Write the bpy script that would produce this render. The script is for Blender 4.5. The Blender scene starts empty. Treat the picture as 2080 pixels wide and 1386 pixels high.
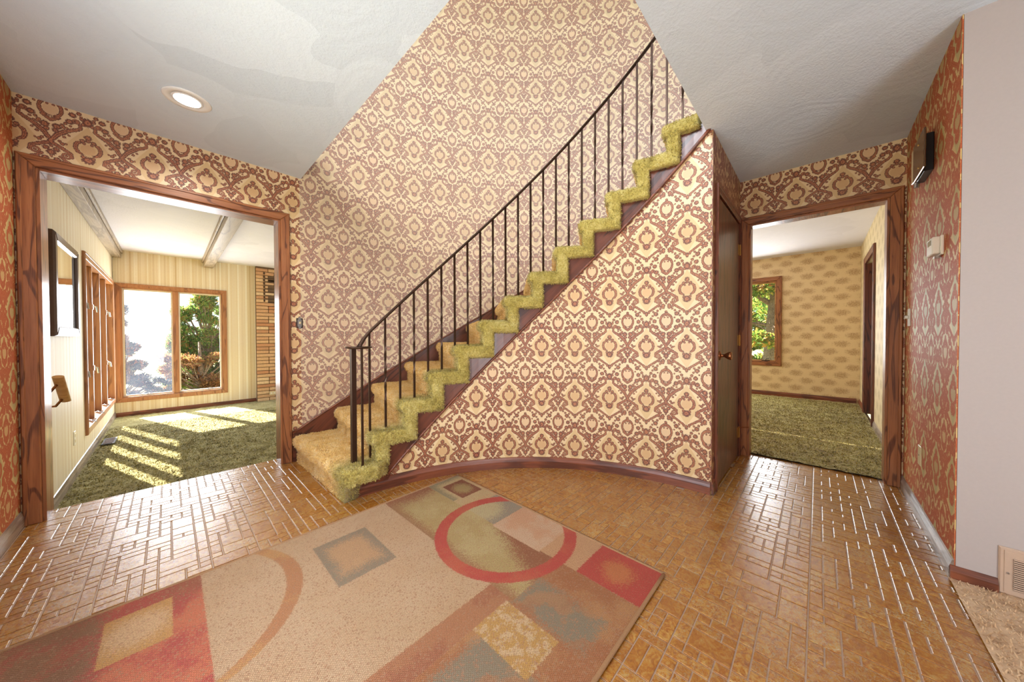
import bpy, bmesh, math, random
import numpy as np
from mathutils import Vector, Matrix
from math import sin, cos, pi, radians as R, hypot, atan2

D = bpy.data
S = bpy.context.scene
COL = S.collection
rnd = random.Random(7)
nrs = np.random.RandomState(11)

# ------------------------------------------------------------------ camera
cam = D.cameras.new('camera')
co = D.objects.new('camera', cam)
COL.objects.link(co)
S.camera = co
cam.sensor_fit = 'HORIZONTAL'
cam.sensor_width = 36
cam.lens = 658.374 / 2080 * 36
cam.clip_start = 0.02
cam.clip_end = 300
yaw, pitch, roll, CH = 0.7566, 0.0135, -0.0026, 1.0677
cf = Vector((cos(yaw) * cos(pitch), sin(yaw) * cos(pitch), -sin(pitch)))
cr = Vector((sin(yaw), -cos(yaw), 0))
cu = cr.cross(cf)
r2 = cr * cos(roll) + cu * sin(roll)
u2 = -cr * sin(roll) + cu * cos(roll)
M = Matrix((r2, u2, -cf)).transposed().to_4x4()
M.translation = Vector((0, 0, CH))
co.matrix_world = M

# ------------------------------------------------------------------ world, sun, lights, exposure
S.view_settings.view_transform = 'Standard'
S.view_settings.look = 'None'
S.view_settings.exposure = 0.0
S.view_settings.gamma = 1
S.view_settings.use_curve_mapping = False
S.cycles.use_denoising = True
S.cycles.max_bounces = 8
S.cycles.diffuse_bounces = 4
S.cycles.use_adaptive_sampling = True
S.cycles.adaptive_threshold = 0.04
S.cycles.glossy_bounces = 4
S.cycles.transmission_bounces = 6
S.cycles.transparent_max_bounces = 12
S.cycles.sample_clamp_indirect = 6
S.cycles.caustics_reflective = False
S.cycles.caustics_refractive = False

wd = D.worlds.new('sky')
S.world = wd
wd.use_nodes = True
wn = wd.node_tree
wn.nodes.clear()
sky = wn.nodes.new('ShaderNodeTexSky')
sky.sky_type = 'HOSEK_WILKIE'
sky.turbidity = 4.0
sky.ground_albedo = 0.3
_sd = Vector((-.32 * cos(R(41)), .947 * cos(R(41)), sin(R(41))))
sky.sun_direction = _sd.normalized()
bg = wn.nodes.new('ShaderNodeBackground')
bg.inputs['Strength'].default_value = 8.0
wo = wn.nodes.new('ShaderNodeOutputWorld')
wn.links.new(sky.outputs[0], bg.inputs[0])
wn.links.new(bg.outputs[0], wo.inputs[0])

sl = D.lights.new('sun', 'SUN')
sl.energy = 48
sl.angle = R(0.6)
sl.color = (1.0, 0.94, 0.82)
so = D.objects.new('sun', sl)
COL.objects.link(so)
so.rotation_euler = (-_sd).normalized().to_track_quat('-Z', 'Y').to_euler()


def area(name, loc, dirv, sx, sy, power, color, spread=180, vis=False):
    l = D.lights.new(name, 'AREA')
    l.shape = 'RECTANGLE'
    l.size = sx
    l.size_y = sy
    l.energy = power
    l.color = color
    l.spread = R(spread)
    o = D.objects.new(name, l)
    COL.objects.link(o)
    o.location = loc
    o.rotation_euler = Vector(dirv).to_track_quat('-Z', 'Z').to_euler()
    return o


DAY = (0.90, 0.95, 1.0)
WARM = (1.0, 0.93, 0.84)
# daylight lamps at the windows, plus unseen fill lamps where no opening stands
area('daylight_entry', (-0.52, 1.15, .95), (1, 0, .30), 1.0, 1.5, 40, (.90, .95, 1))
area('daylight_upstairs', (-0.93, 1.5, 4.05), (1, 0.10, -.45), 1.7, 1.0, 140, (.92, .95, 1))
area('daylight_living_far', (0.085, 7.93, 0.98), (0, -1, -.03), 1.16, 1.7, 62, DAY)
area('fill_living', (4.2, 5.8, 1.1), (-1, 0, .2), 2.5, 1.8, 60, DAY)  # added to brighten the living room; no window behind it
area('daylight_dining', (7.25, 1.2, 1.35), (-1, 0, -.1), 1.4, 1.4, 60, DAY)
area('fill_dining_side', (5.6, 3.4, 1.4), (0, -1, -.1), 2.2, 1.5, 45, (1, .97, .90))  # unseen fill lamp inside the room; the wall behind is solid
area('fill_open_room', (-0.50, -2.2, 1.15), (1, .55, .25), 2.2, 1.6, 110, (.92, .96, 1))  # added light for the open room; the front wall here has no opening

# ------------------------------------------------------------------ node helper


class G:
    """small expression builder on a node tree"""

    def __init__(s, nt):
        s.nt = nt

    def new(s, t, **kw):
        n = s.nt.nodes.new(t)
        for k, v in kw.items():
            setattr(n, k, v)
        return n

    def put(s, sock, v):
        if v is None:
            return
        if isinstance(v, bpy.types.NodeSocket):
            s.nt.links.new(v, sock)
        else:
            try:
                sock.default_value = v
            except Exception:
                sock.default_value = (v, v, v)

    def m(s, op, a, b=None, c=None, clamp=False):
        n = s.new('ShaderNodeMath', operation=op)
        n.use_clamp = clamp
        s.put(n.inputs[0], a)
        s.put(n.inputs[1], b)
        s.put(n.inputs[2], c)
        return n.outputs[0]

    def v(s, op, a, b=None, sc=None):
        n = s.new('ShaderNodeVectorMath', operation=op)
        s.put(n.inputs[0], a)
        s.put(n.inputs[1], b)
        if sc is not None:
            s.put(n.inputs[3], sc)
        return n.outputs[1] if op in ('DISTANCE', 'LENGTH', 'DOT_PRODUCT') else n.outputs[0]

    def xyz(s, v):
        n = s.new('ShaderNodeSeparateXYZ')
        s.put(n.inputs[0], v)
        return n.outputs

    def cmb(s, x, y, z=0.0):
        n = s.new('ShaderNodeCombineXYZ')
        s.put(n.inputs[0], x)
        s.put(n.inputs[1], y)
        s.put(n.inputs[2], z)
        return n.outputs[0]

    def noise(s, vec, scale, detail=2, rough=.5, dist=0.0, col=False):
        n = s.new('ShaderNodeTexNoise')
        s.put(n.inputs['Vector'], vec)
        n.inputs['Scale'].default_value = scale
        n.inputs['Detail'].default_value = detail
        n.inputs['Roughness'].default_value = rough
        n.inputs['Distortion'].default_value = dist
        return n.outputs['Color'] if col else n.outputs[0]

    def voro(s, vec, scale, feature='F1', out=0):
        n = s.new('ShaderNodeTexVoronoi', feature=feature)
        s.put(n.inputs['Vector'], vec)
        n.inputs['Scale'].default_value = scale
        return n.outputs[out]

    def ramp(s, f, stops, interp='LINEAR'):
        n = s.new('ShaderNodeValToRGB')
        cr_ = n.color_ramp
        cr_.interpolation = interp
        while len(cr_.elements) < len(stops):
            cr_.elements.new(0.5)
        for e, (p, c) in zip(cr_.elements, stops):
            e.position = p
            e.color = (*c, 1) if len(c) == 3 else c
        s.put(n.inputs[0], f)
        return n.outputs[0]

    def mix(s, f, a, b, mode='MIX'):
        n = s.new('ShaderNodeMix', data_type='RGBA', blend_type=mode)
        s.put(n.inputs[0], f)
        for i, x in ((6, a), (7, b)):
            if isinstance(x, bpy.types.NodeSocket):
                s.nt.links.new(x, n.inputs[i])
            else:
                n.inputs[i].default_value = (*x, 1)
        return n.outputs[2]

    def maprange(s, f, a, b, c=0.0, d=1.0, smooth=False):
        n = s.new('ShaderNodeMapRange')
        if smooth:
            n.interpolation_type = 'SMOOTHSTEP'
        s.put(n.inputs[0], f)
        for i, x in enumerate((a, b, c, d)):
            s.put(n.inputs[i + 1], x)
        return n.outputs[0]

    def uv(s):
        return s.new('ShaderNodeUVMap').outputs[0]

    def bump(s, h, strength=.3, dist=.002, nrm=None):
        n = s.new('ShaderNodeBump')
        n.inputs['Strength'].default_value = strength
        n.inputs['Distance'].default_value = dist
        s.put(n.inputs['Height'], h)
        if nrm is not None:
            s.put(n.inputs['Normal'], nrm)
        return n.outputs[0]


def srgb(r, g, b):
    f = lambda c: c / 12.92 if c <= .04045 else ((c + .055) / 1.055) ** 2.4
    return tuple(f(x / 255) for x in (r, g, b))


def mat(name):
    m = D.materials.new(name)
    m.use_nodes = True
    nt = m.node_tree
    nt.nodes.clear()
    g = G(nt)
    b = g.new('ShaderNodeBsdfPrincipled')
    o = g.new('ShaderNodeOutputMaterial')
    nt.links.new(b.outputs[0], o.inputs[0])
    g.b = b
    g.o = o
    return m, g


def setp(g, col=None, rough=None, metal=None, nrm=None, spec=None, coat=None, sheen=None, coat_r=None):
    b = g.b
    for k, v in (('Base Color', col), ('Roughness', rough), ('Metallic', metal), ('Normal', nrm), ('Specular IOR Level', spec),
                 ('Coat Weight', coat), ('Sheen Weight', sheen), ('Coat Roughness', coat_r)):
        if v is None:
            continue
        if isinstance(v, tuple):
            b.inputs[k].default_value = (*v, 1)
        else:
            g.put(b.inputs[k], v)


def plain(name, col, rough=.5, metal=0., var=.08, bscale=60, bstr=.05, **kw):
    m, g = mat(name)
    tc = g.new('ShaderNodeTexCoord').outputs['Object']
    n = g.noise(tc, bscale, 3)
    c = g.mix(g.maprange(n, .3, .7), tuple(x * (1 - var) for x in col), tuple(min(1, x * (1 + var)) for x in col))
    setp(g, c, rough, metal, g.bump(n, bstr, .002), **kw)
    return m


def wood(name, light, dark, line, along='y', rough=.32, scale=1.0, figure=1.0, coat=.25):
    """oak-like grain following one UV axis"""
    m, g = mat(name)
    x, y, _ = g.xyz(g.uv())
    if along == 'x':
        x, y = y, x
    rnd_ = g.new('ShaderNodeObjectInfo').outputs['Random']
    off = g.m('MULTIPLY', rnd_, 7.3)
    p = g.cmb(g.m('ADD', g.m('MULTIPLY', x, 9 * scale), off), g.m('ADD', g.m('MULTIPLY', y, 1.15 * scale), off), off)
    big = g.noise(p, 1.0, 2, .5, .5)
    rings = g.m('SINE', g.m('MULTIPLY', big, 42 * figure))
    cath = g.maprange(rings, .55, .98, 0, 1, True)
    pf = g.cmb(g.m('MULTIPLY', x, 260 * scale), g.m('MULTIPLY', y, 7 * scale), off)
    fine = g.noise(pf, 1.0, 3, .6)
    pm = g.cmb(g.m('MULTIPLY', x, 40 * scale), g.m('MULTIPLY', y, 2.0 * scale), off)
    mid = g.noise(pm, 1.0, 2, .5)
    c = g.mix(g.maprange(mid, .3, .7), dark, light)
    c = g.mix(g.m('MULTIPLY', cath, g.maprange(fine, .25, .6, .35, .95)), c, line)
    c = g.mix(g.maprange(fine, .5, .75, 0, .5), c, line)
    setp(g, c, g.maprange(fine, .3, .7, rough, rough + .15), 0, g.bump(fine, .12, .001), coat=coat, coat_r=.2)
    return m


OAK_L, OAK_D, OAK_X = srgb(172, 112, 70), srgb(142, 86, 50), srgb(84, 44, 28)
W_V = wood('oak_upright', OAK_L, OAK_D, OAK_X, 'y')
W_H = wood('oak_level', OAK_L, OAK_D, OAK_X, 'x')
WD_V = wood('oak_dark_upright', srgb(128, 70, 44), srgb(98, 50, 32), srgb(52, 26, 18), 'y', scale=1.0)
W_BASE = wood('oak_baseboard', srgb(142, 80, 52), srgb(118, 62, 40), srgb(82, 42, 28), 'x', scale=1.2, figure=.35)
W_STR = wood('oak_stringer', srgb(118, 62, 42), srgb(92, 46, 32), srgb(56, 28, 22), 'x', scale=.8, figure=.5, rough=.3, coat=.5)
W_DOOR = wood('walnut_door', srgb(112, 66, 42), srgb(92, 52, 34), srgb(48, 30, 20), 'y', scale=1.6, figure=.35, rough=.3, coat=.15)
W_WIN = wood('oak_window', srgb(184, 130, 86), srgb(164, 110, 70), srgb(128, 82, 52), 'y', figure=.5, coat=.1)
W_BEAM = wood('beam_wood', srgb(176, 158, 134), srgb(156, 138, 114), srgb(132, 114, 92), 'y', figure=.4, coat=.0)
W_RAIL = wood('light_rail_wood', srgb(214, 170, 112), srgb(190, 142, 86), srgb(150, 100, 56), 'x', figure=.4)
W_PALE = wood('greyed_baseboard', srgb(176, 160, 146), srgb(150, 134, 120), srgb(116, 98, 84), 'x', figure=.4, rough=.25)
BLACK_IRON = plain('bronze_iron', srgb(66, 44, 32), .38, .55, bscale=40)
BRASS = plain('brass', srgb(190, 150, 84), .28, .9)
OLDBRASS = plain('antique_brass', srgb(150, 96, 60), .25, .9)
CHROME = plain('satin_steel', srgb(190, 190, 190), .25, .9)
WHITE = plain('white_plastic', srgb(236, 230, 214), .35, 0, .02)
CREAM = plain('cream_plastic', srgb(224, 206, 160), .35, 0, .02)
DARK = plain('dark_shade_and_frame', srgb(36, 28, 24), .6)  # near-black that paints the shade of hollows; also the register frame
BLACKP = plain('black_plastic', srgb(30, 28, 27), .4)
PLASTER = plain('white_wall_paint', srgb(178, 168, 163), .6, 0, .015, 90, .03)
UPPER = plain('upper_wall_paint', srgb(222, 208, 180), .6, 0, .015, 90, .03)
LAMPW = plain('lamp_trim_white', srgb(238, 238, 236), .4, 0, .01)


def ceiling_mat(name, c0, c1):
    m, g = mat(name)
    u = g.uv()
    wob = g.v('ADD', u, g.v('SCALE', g.noise(u, 1.8, 2, .5, 0, True), None, .45))
    # overlapping fan strokes of the brushed plaster
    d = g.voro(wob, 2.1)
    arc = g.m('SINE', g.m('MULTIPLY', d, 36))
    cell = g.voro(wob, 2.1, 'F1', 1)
    n = g.noise(u, 55, 4, .7)
    big = g.noise(wob, 1.3, 3)
    col = g.mix(g.maprange(big, .3, .7), c0, c1)
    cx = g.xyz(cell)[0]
    col = g.mix(g.maprange(g.m('ADD', cx, g.m('MULTIPLY', arc, .06)), 0, 1, 0, .5), tuple(x * .975 for x in c0), tuple(min(1, x * 1.04) for x in c1))  # stroke tones put into the colour, as their relief shades too faintly
    h = g.m('ADD', g.m('MULTIPLY', n, .7), g.m('ADD', g.m('MULTIPLY', arc, .08), g.m('MULTIPLY', cx, .3)))
    setp(g, col, .75, 0, g.bump(h, .6, .008))
    return m


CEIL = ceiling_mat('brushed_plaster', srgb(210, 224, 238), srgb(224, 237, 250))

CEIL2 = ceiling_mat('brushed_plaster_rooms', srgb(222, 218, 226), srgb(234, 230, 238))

# ------------------------------------------------------------------ damask wallpaper (all from distance fields)
PX = 0.000437
CW, CV = 0.2665, 0.4023


def damask(name, flock_d, flock_m, base, plainc, grow=0.0, rough=.42, spec=.6, foil=.3, foil_ior=2.0, foil_r=.5):
    m, g = mat(name)
    uv = g.uv()
    x, y, _ = g.xyz(uv)
    ax = g.m('ABSOLUTE', g.m('SUBTRACT', g.m('FLOORED_MODULO', g.m('ADD', x, CW / 2), CW), CW / 2))
    ay = g.m('SUBTRACT', g.m('FLOORED_MODULO', g.m('ADD', y, .5 * CV), CV), .5 * CV)
    pa = g.v('SCALE', g.cmb(ax, ay), None, 1 / PX)
    bx = g.m('SUBTRACT', CW / 2, ax)
    by = g.m('SUBTRACT', g.m('FLOORED_MODULO', g.m('ADD', g.m('SUBTRACT', y, 420 * PX), .5 * CV), CV), .5 * CV)
    pb = g.v('SCALE', g.cmb(bx, by), None, 1 / PX)
    ter = []

    def dot(p, cx, cy, r):
        ter.append(g.m('MULTIPLY', g.v('DISTANCE', p, (cx, cy, 0)), 1.0 / (r * 1.02)))

    def ell(p, cx, cy, rx, ry):
        q = g.v('MULTIPLY', g.v('SUBTRACT', p, (cx, cy, 0)), (1 / rx, 1 / ry, 0))
        ter.append(g.v('LENGTH', q))

    def seg(p, a, b, w):
        bax, bay = b[0] - a[0], b[1] - a[1]
        L2 = bax * bax + bay * bay
        q = g.v('SUBTRACT', p, (a[0], a[1], 0))
        h = g.m('ADD', g.v('DOT_PRODUCT', q, (bax / L2, bay / L2, 0)), 0.0, None, True)
        k = g.v('SCALE', (bax, bay, 0), None, h)
        ter.append(g.m('MULTIPLY', g.v('DISTANCE', q, k), 1.0 / (w * 1.10)))

    def ring(p, cx, cy, r, w, mask=None):
        d = g.m('MULTIPLY', g.m('ABSOLUTE', g.m('SUBTRACT', g.v('DISTANCE', p, (cx, cy, 0)), r)), 1.0 / w)
        if mask is not None:
            d = g.m('ADD', d, mask)
        ter.append(d)

    # --- medallion inside the ogee
    pax, pay, _ = g.xyz(pa)
    gap = g.maprange(pay, 76, 108, 0, 1.2)
    gap2 = g.maprange(pay, -70, -108, 0, 1.5)
    ring(pa, 0, 6, 108, 22, g.m('ADD', gap, gap2))
    for c in ((0, 160, 36), (0, 118, 24), (48, 104, 26), (34, 72, 17), (82, 70, 20)):
        dot(pa, *c)
    ell(pa, 0, -152, 60, 52)
    dot(pa, 44, -116, 22)
    # --- ogee frame: plumes and scrolls
    ell(pa, 0, 372, 50, 62)
    dot(pa, 52, 398, 20)
    dot(pa, 40, 330, 22)
    ring(pa, 98, 345, 24, 10)
    seg(pa, (66, 312), (62, 262), 17)
    seg(pa, (66, 258), (108, 222), 19)
    seg(pa, (118, 222), (186, 172), 22)
    seg(pa, (186, 172), (252, 104), 27)
    seg(pa, (252, 104), (286, 40), 24)
    ell(pa, 307, 0, 32, 58)
    seg(pa, (282, -30), (206, -76), 22)
    seg(pa, (206, -76), (148, -118), 20)
    seg(pa, (148, -118), (138, -168), 17)
    ring(pa, 182, -162, 32, 12)
    dot(pa, 182, -162, 15)
    seg(pa, (232, -190), (182, -236), 15)
    seg(pa, (182, -236), (104, -292), 17)
    seg(pa, (104, -292), (34, -338), 16)
    ell(pa, 0, -374, 26, 40)
    dot(pa, 38, -352, 20)
    for c in ((214, -8, 22), (236, 20, 18), (184, 2, 13), (198, 92, 17), (160, 128, 14), (176, 222, 15), (146, 262, 15)):
        dot(pa, *c)
    for c in ((264, -104, 30), (307, -152, 42), (258, -240, 32), (307, -66, 20), (232, -268, 22), (307, -205, 16)):
        dot(pa, *c)
    # --- oval medallion between the ogees
    pbx, pby, _ = g.xyz(pb)
    qb = g.v('MULTIPLY', pb, (1 / .88, 1 / 1.08, 0))
    lowb = g.maprange(pby, -76, -112, 0, 1.5)
    ring(qb, 0, 8, 100, 21, lowb)
    seg(pb, (62, -92), (0, -140), 20)
    for c in ((0, 118, 34), (0, 158, 22), (40, 96, 20), (26, 64, 14)):
        dot(pb, *c)
    for c in ((158, 122, 36), (178, 2, 34), (232, 44, 24), (152, -100, 36), (92, -176, 22), (48, -214, 40), (102, -200, 20),
              (36, -268, 28), (216, -76, 28), (208, 92, 18), (126, 58, 14), (118, -140, 18), (250, 4, 16), (130, 176, 20),
              (198, 160, 18), (90, 206, 18), (46, 232, 28), (104, 252, 22)):
        dot(pb, *c)
    t = ter[0]
    for q in ter[1:]:
        t = g.m('MINIMUM', t, q)
    n1 = g.noise(uv, 150, 2, .6)
    n2 = g.noise(uv, 330, 1, .5)
    t = g.m('ADD', t, g.m('MULTIPLY', g.m('SUBTRACT', n1, .5), 1.15))
    t = g.m('ADD', t, g.m('MULTIPLY', g.m('SUBTRACT', n2, .5), .6))
    if grow:
        t = g.m('SUBTRACT', t, grow)
    ink = g.maprange(t, .92, 1.08, 1, 0)
    midm = g.m('MULTIPLY', g.maprange(t, .12, .22), g.maprange(t, .42, .50, 1, 0))
    # trellis inside the medallions
    s1 = g.m('SINE', g.m('MULTIPLY', g.m('ADD', pax, pay), .34))
    s2 = g.m('SINE', g.m('MULTIPLY', g.m('SUBTRACT', pax, pay), .34))
    hat = g.maprange(g.m('MAXIMUM', s1, s2), .55, .75)
    la = g.v('LENGTH', g.v('MULTIPLY', g.v('SUBTRACT', pa, (0, -6, 0)), (1 / 66, 1 / 70, 0)))
    s3 = g.m('SINE', g.m('MULTIPLY', g.m('ADD', pbx, pby), .34))
    s4 = g.m('SINE', g.m('MULTIPLY', g.m('SUBTRACT', pbx, pby), .34))
    hatb = g.maprange(g.m('MAXIMUM', s3, s4), .55, .75)
    lb = g.v('LENGTH', g.v('MULTIPLY', pb, (1 / 62, 1 / 78, 0)))
    ha = g.m('MULTIPLY', hat, g.m('LESS_THAN', la, 1))
    hb = g.m('MULTIPLY', hatb, g.m('LESS_THAN', lb, 1))
    h = g.m('MULTIPLY', g.m('MAXIMUM', ha, hb), .55)
    # ground: plain silk inside the ogee, finely ribbed outside
    dia = g.m('ADD', g.m('MULTIPLY', pax, 1 / 205.), g.m('MULTIPLY', g.m('ABSOLUTE', g.m('ADD', pay, 15)), 1 / 330.))
    ins = g.maprange(dia, .97, 1.03, 1, 0)
    rib = g.m('SINE', g.m('MULTIPLY', x, 2 * pi / .0022))
    ground = g.mix(ins, base, plainc)
    col = g.mix(h, ground, flock_m)
    flock = g.mix(midm, flock_d, flock_m)
    col = g.mix(ink, col, flock)
    wob = g.noise(uv, 2.5, 3)
    col = g.mix(g.maprange(wob, .35, .65, 0, .10), col, tuple(c * .8 for c in plainc))
    hh = g.m('ADD', ink, g.m('MULTIPLY', rib, .05))
    r_ = g.m('ADD', g.m('MULTIPLY', ink, .18), rough)
    setp(g, col, r_, 0, g.bump(hh, .25, .0006), spec=spec, coat=foil, coat_r=foil_r)
    g.b.inputs['Coat IOR'].default_value = foil_ior
    return m


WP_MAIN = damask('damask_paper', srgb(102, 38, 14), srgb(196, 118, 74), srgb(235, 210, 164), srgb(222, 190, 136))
WP_WELL = damask('damask_paper_light_washed', srgb(118, 58, 34), srgb(200, 134, 92), srgb(226, 202, 158), srgb(212, 186, 138), foil=1.0, foil_ior=2.4, foil_r=.6)  # same paper, paled and glossier to imitate the wash of upstairs light
WP_SIDE = damask('damask_paper_grazing', srgb(182, 90, 52), srgb(196, 110, 68), srgb(216, 186, 124), srgb(194, 176, 116), grow=.35, rough=.6, spec=.2, foil=.15)  # same paper, its grazing-view flock look painted in as redder colours
WP_DARK = damask('damask_paper_grazing_brown', srgb(112, 54, 34), srgb(140, 76, 50), srgb(190, 150, 92), srgb(170, 138, 84), grow=.35)  # same paper again; browner colours stand in for the grazing view


def striped(name):
    m, g = mat(name)
    uv = g.uv()
    x, y, _ = g.xyz(uv)
    a = g.noise(g.cmb(g.m('MULTIPLY', x, 26), 0.0), 1.0, 4, .8)
    b = g.m('SINE', g.m('MULTIPLY', x, 2 * pi / .125))
    s = g.m('ADD', g.m('MULTIPLY', g.m('SUBTRACT', a, .5), 2.4), g.m('MULTIPLY', b, .25))
    weave = g.noise(g.cmb(g.m('MULTIPLY', x, 300), g.m('MULTIPLY', y, 30)), 1.0, 2)
    c = g.ramp(g.maprange(s, -.5, .5), [(.1, srgb(206, 178, 128)), (.35, srgb(238, 226, 200)), (.55, srgb(222, 202, 160)), (.8, srgb(244, 236, 216))])
    c = g.mix(g.maprange(weave, .3, .7, 0, .15), c, srgb(180, 160, 118))
    setp(g, c, .55, 0, g.bump(weave, .1, .0006))
    return m


WP_STRIPE = striped('striped_paper')


def toile(name, base, fig):
    m, g = mat(name)
    uv = g.uv()
    x, y, _ = g.xyz(uv)
    w, hgt = .272, .125
    row = g.m('FLOOR', g.m('DIVIDE', y, hgt))
    sh = g.m('MULTIPLY', g.m('FLOORED_MODULO', row, 2.0), w / 2)
    cx = g.m('SUBTRACT', g.m('FLOORED_MODULO', g.m('ADD', x, sh), w), w / 2)
    cy = g.m('SUBTRACT', g.m('FLOORED_MODULO', y, hgt), hgt / 2)
    d = g.v('LENGTH', g.cmb(g.m('DIVIDE', cx, .078), g.m('DIVIDE', cy, .046)))
    n = g.noise(uv, 46, 4, .7)
    n2 = g.noise(uv, 15, 2)
    k = g.m('ADD', d, g.m('ADD', g.m('MULTIPLY', g.m('SUBTRACT', n, .5), 2.2), g.m('MULTIPLY', g.m('SUBTRACT', n2, .5), .8)))
    f = g.m('MULTIPLY', g.maprange(k, .5, 1.5, 1, 0, True), g.maprange(g.noise(uv, 75, 3, .7), .4, .6, .35, 1))
    c = g.mix(g.m('MULTIPLY', f, .7), base, fig)
    setp(g, c, .6)
    return m


WP_TOILE = toile('floral_paper', srgb(232, 208, 162), srgb(158, 104, 56))
WP_TOILE2 = toile('floral_paper_pale', srgb(214, 194, 150), srgb(166, 144, 96))


def tile_mat():
    m, g = mat('amber_tile_glaze')
    uv = g.uv()
    ri = g.new('ShaderNodeNewGeometry').outputs['Random Per Island']
    oi = g.new('ShaderNodeObjectInfo').outputs['Random']
    k = g.m('FRACT', g.m('ADD', ri, g.m('MULTIPLY', oi, 3.7)))
    p = g.v('ADD', uv, g.cmb(g.m('MULTIPLY', k, 13.), g.m('MULTIPLY', oi, 5.)))
    n = g.noise(p, 34, 6, .75, 1.6)
    fine = g.noise(p, 85, 3, .7, 2.5)
    vor = g.voro(g.v('ADD', p, g.v('SCALE', g.noise(p, 60, 2, .5, 0, True), None, .02)), 60, 'DISTANCE_TO_EDGE')
    c = g.ramp(n, [(.30, srgb(104, 54, 10)), (.44, srgb(156, 90, 18)), (.54, srgb(182, 126, 42)), (.66, srgb(196, 162, 94))])
    sp = g.m('MULTIPLY', g.maprange(fine, .52, .58), g.maprange(g.m('FRACT', g.m('MULTIPLY', k, 7.1)), .2, .8, .15, 1))
    c = g.mix(sp, c, srgb(176, 156, 116))
    c = g.mix(g.maprange(k, 0, 1, 0, .5), c, srgb(150, 88, 16))
    h = g.m('ADD', g.m('MULTIPLY', n, .7), g.m('MULTIPLY', fine, .5))
    setp(g, c, .17, 0, g.bump(h, .38, .004), spec=.6, coat=.8, coat_r=.27)
    g.b.inputs['Coat IOR'].default_value = 1.6
    return m


TILE = tile_mat()
GROUT = plain('tile_grout', srgb(190, 164, 142), .45, 0, .1, 200, .2)


def shag(name, cols, sc=1.0, rough=.9, bs=.8, bd=.02, edge=None):
    m, g = mat(name)
    tc = g.new('ShaderNodeTexCoord').outputs['Object']
    n = g.noise(tc, 9 * sc, 4, .65)
    f = g.noise(tc, 70 * sc, 3, .7)
    k = g.m('ADD', g.m('MULTIPLY', n, .5), g.m('MULTIPLY', f, .5))
    c = g.ramp(k, [(.33, cols[0]), (.5, cols[1]), (.66, cols[2])])
    if edge:
        # olive at the inner stair ends, gold further out
        c2 = g.ramp(k, [(.33, edge[0]), (.5, edge[1]), (.66, edge[2])])
        q = g.v('MULTIPLY', g.v('SUBTRACT', g.new('ShaderNodeNewGeometry').outputs['Position'], (.79, .52, 0)), (1, 1, 0))
        rr_ = g.m('ADD', g.v('LENGTH', q), g.m('MULTIPLY', g.m('SUBTRACT', n, .5), .12))
        c = g.mix(g.maprange(rr_, 1.68, 1.92, 0, 1, True), c2, c)
    v = g.voro(tc, 60 * sc)
    h = g.m('ADD', f, g.m('MULTIPLY', v, .6))
    setp(g, c, rough, 0, g.bump(h, bs, bd), spec=.1, sheen=.25)
    return m


SHAG_STAIR = shag('gold_shag', [srgb(214, 166, 88), srgb(244, 208, 132), srgb(252, 234, 190)], 1.2, bs=.6, bd=.01,
                  edge=[srgb(136, 120, 54), srgb(184, 166, 88), srgb(214, 200, 132)])
SHAG_LIVING = shag('olive_shag', [srgb(98, 86, 38), srgb(152, 142, 82), srgb(194, 186, 130)], .8)
SHAG_DINING = shag('olive_shag_dining', [srgb(110, 88, 38), srgb(160, 144, 74), srgb(198, 188, 118)], .8)
BEIGE = shag('beige_carpet', [srgb(186, 148, 108), srgb(208, 174, 136), srgb(222, 192, 156)], 1.0, bs=.3, bd=.004)


def brick_mat(name, a, b, c):
    m, g = mat(name)
    tc = g.new('ShaderNodeTexCoord').outputs['Object']
    oi = g.new('ShaderNodeObjectInfo').outputs['Random']
    n = g.noise(g.v('ADD', tc, g.cmb(g.m('MULTIPLY', oi, 20.), 0., 0.)), 40, 4, .7)
    col = g.ramp(oi, [(.0, a), (.4, b), (.7, b), (1, c)])
    col = g.mix(g.maprange(n, .4, .7, 0, .35), col, srgb(150, 124, 92))
    setp(g, col, .8, 0, g.bump(n, .5, .004))
    return m


BRICK = brick_mat('buff_brick', srgb(190, 130, 88), srgb(214, 172, 126), srgb(230, 200, 156))
MORTAR = plain('brick_mortar', srgb(112, 88, 62), .9)


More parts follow.
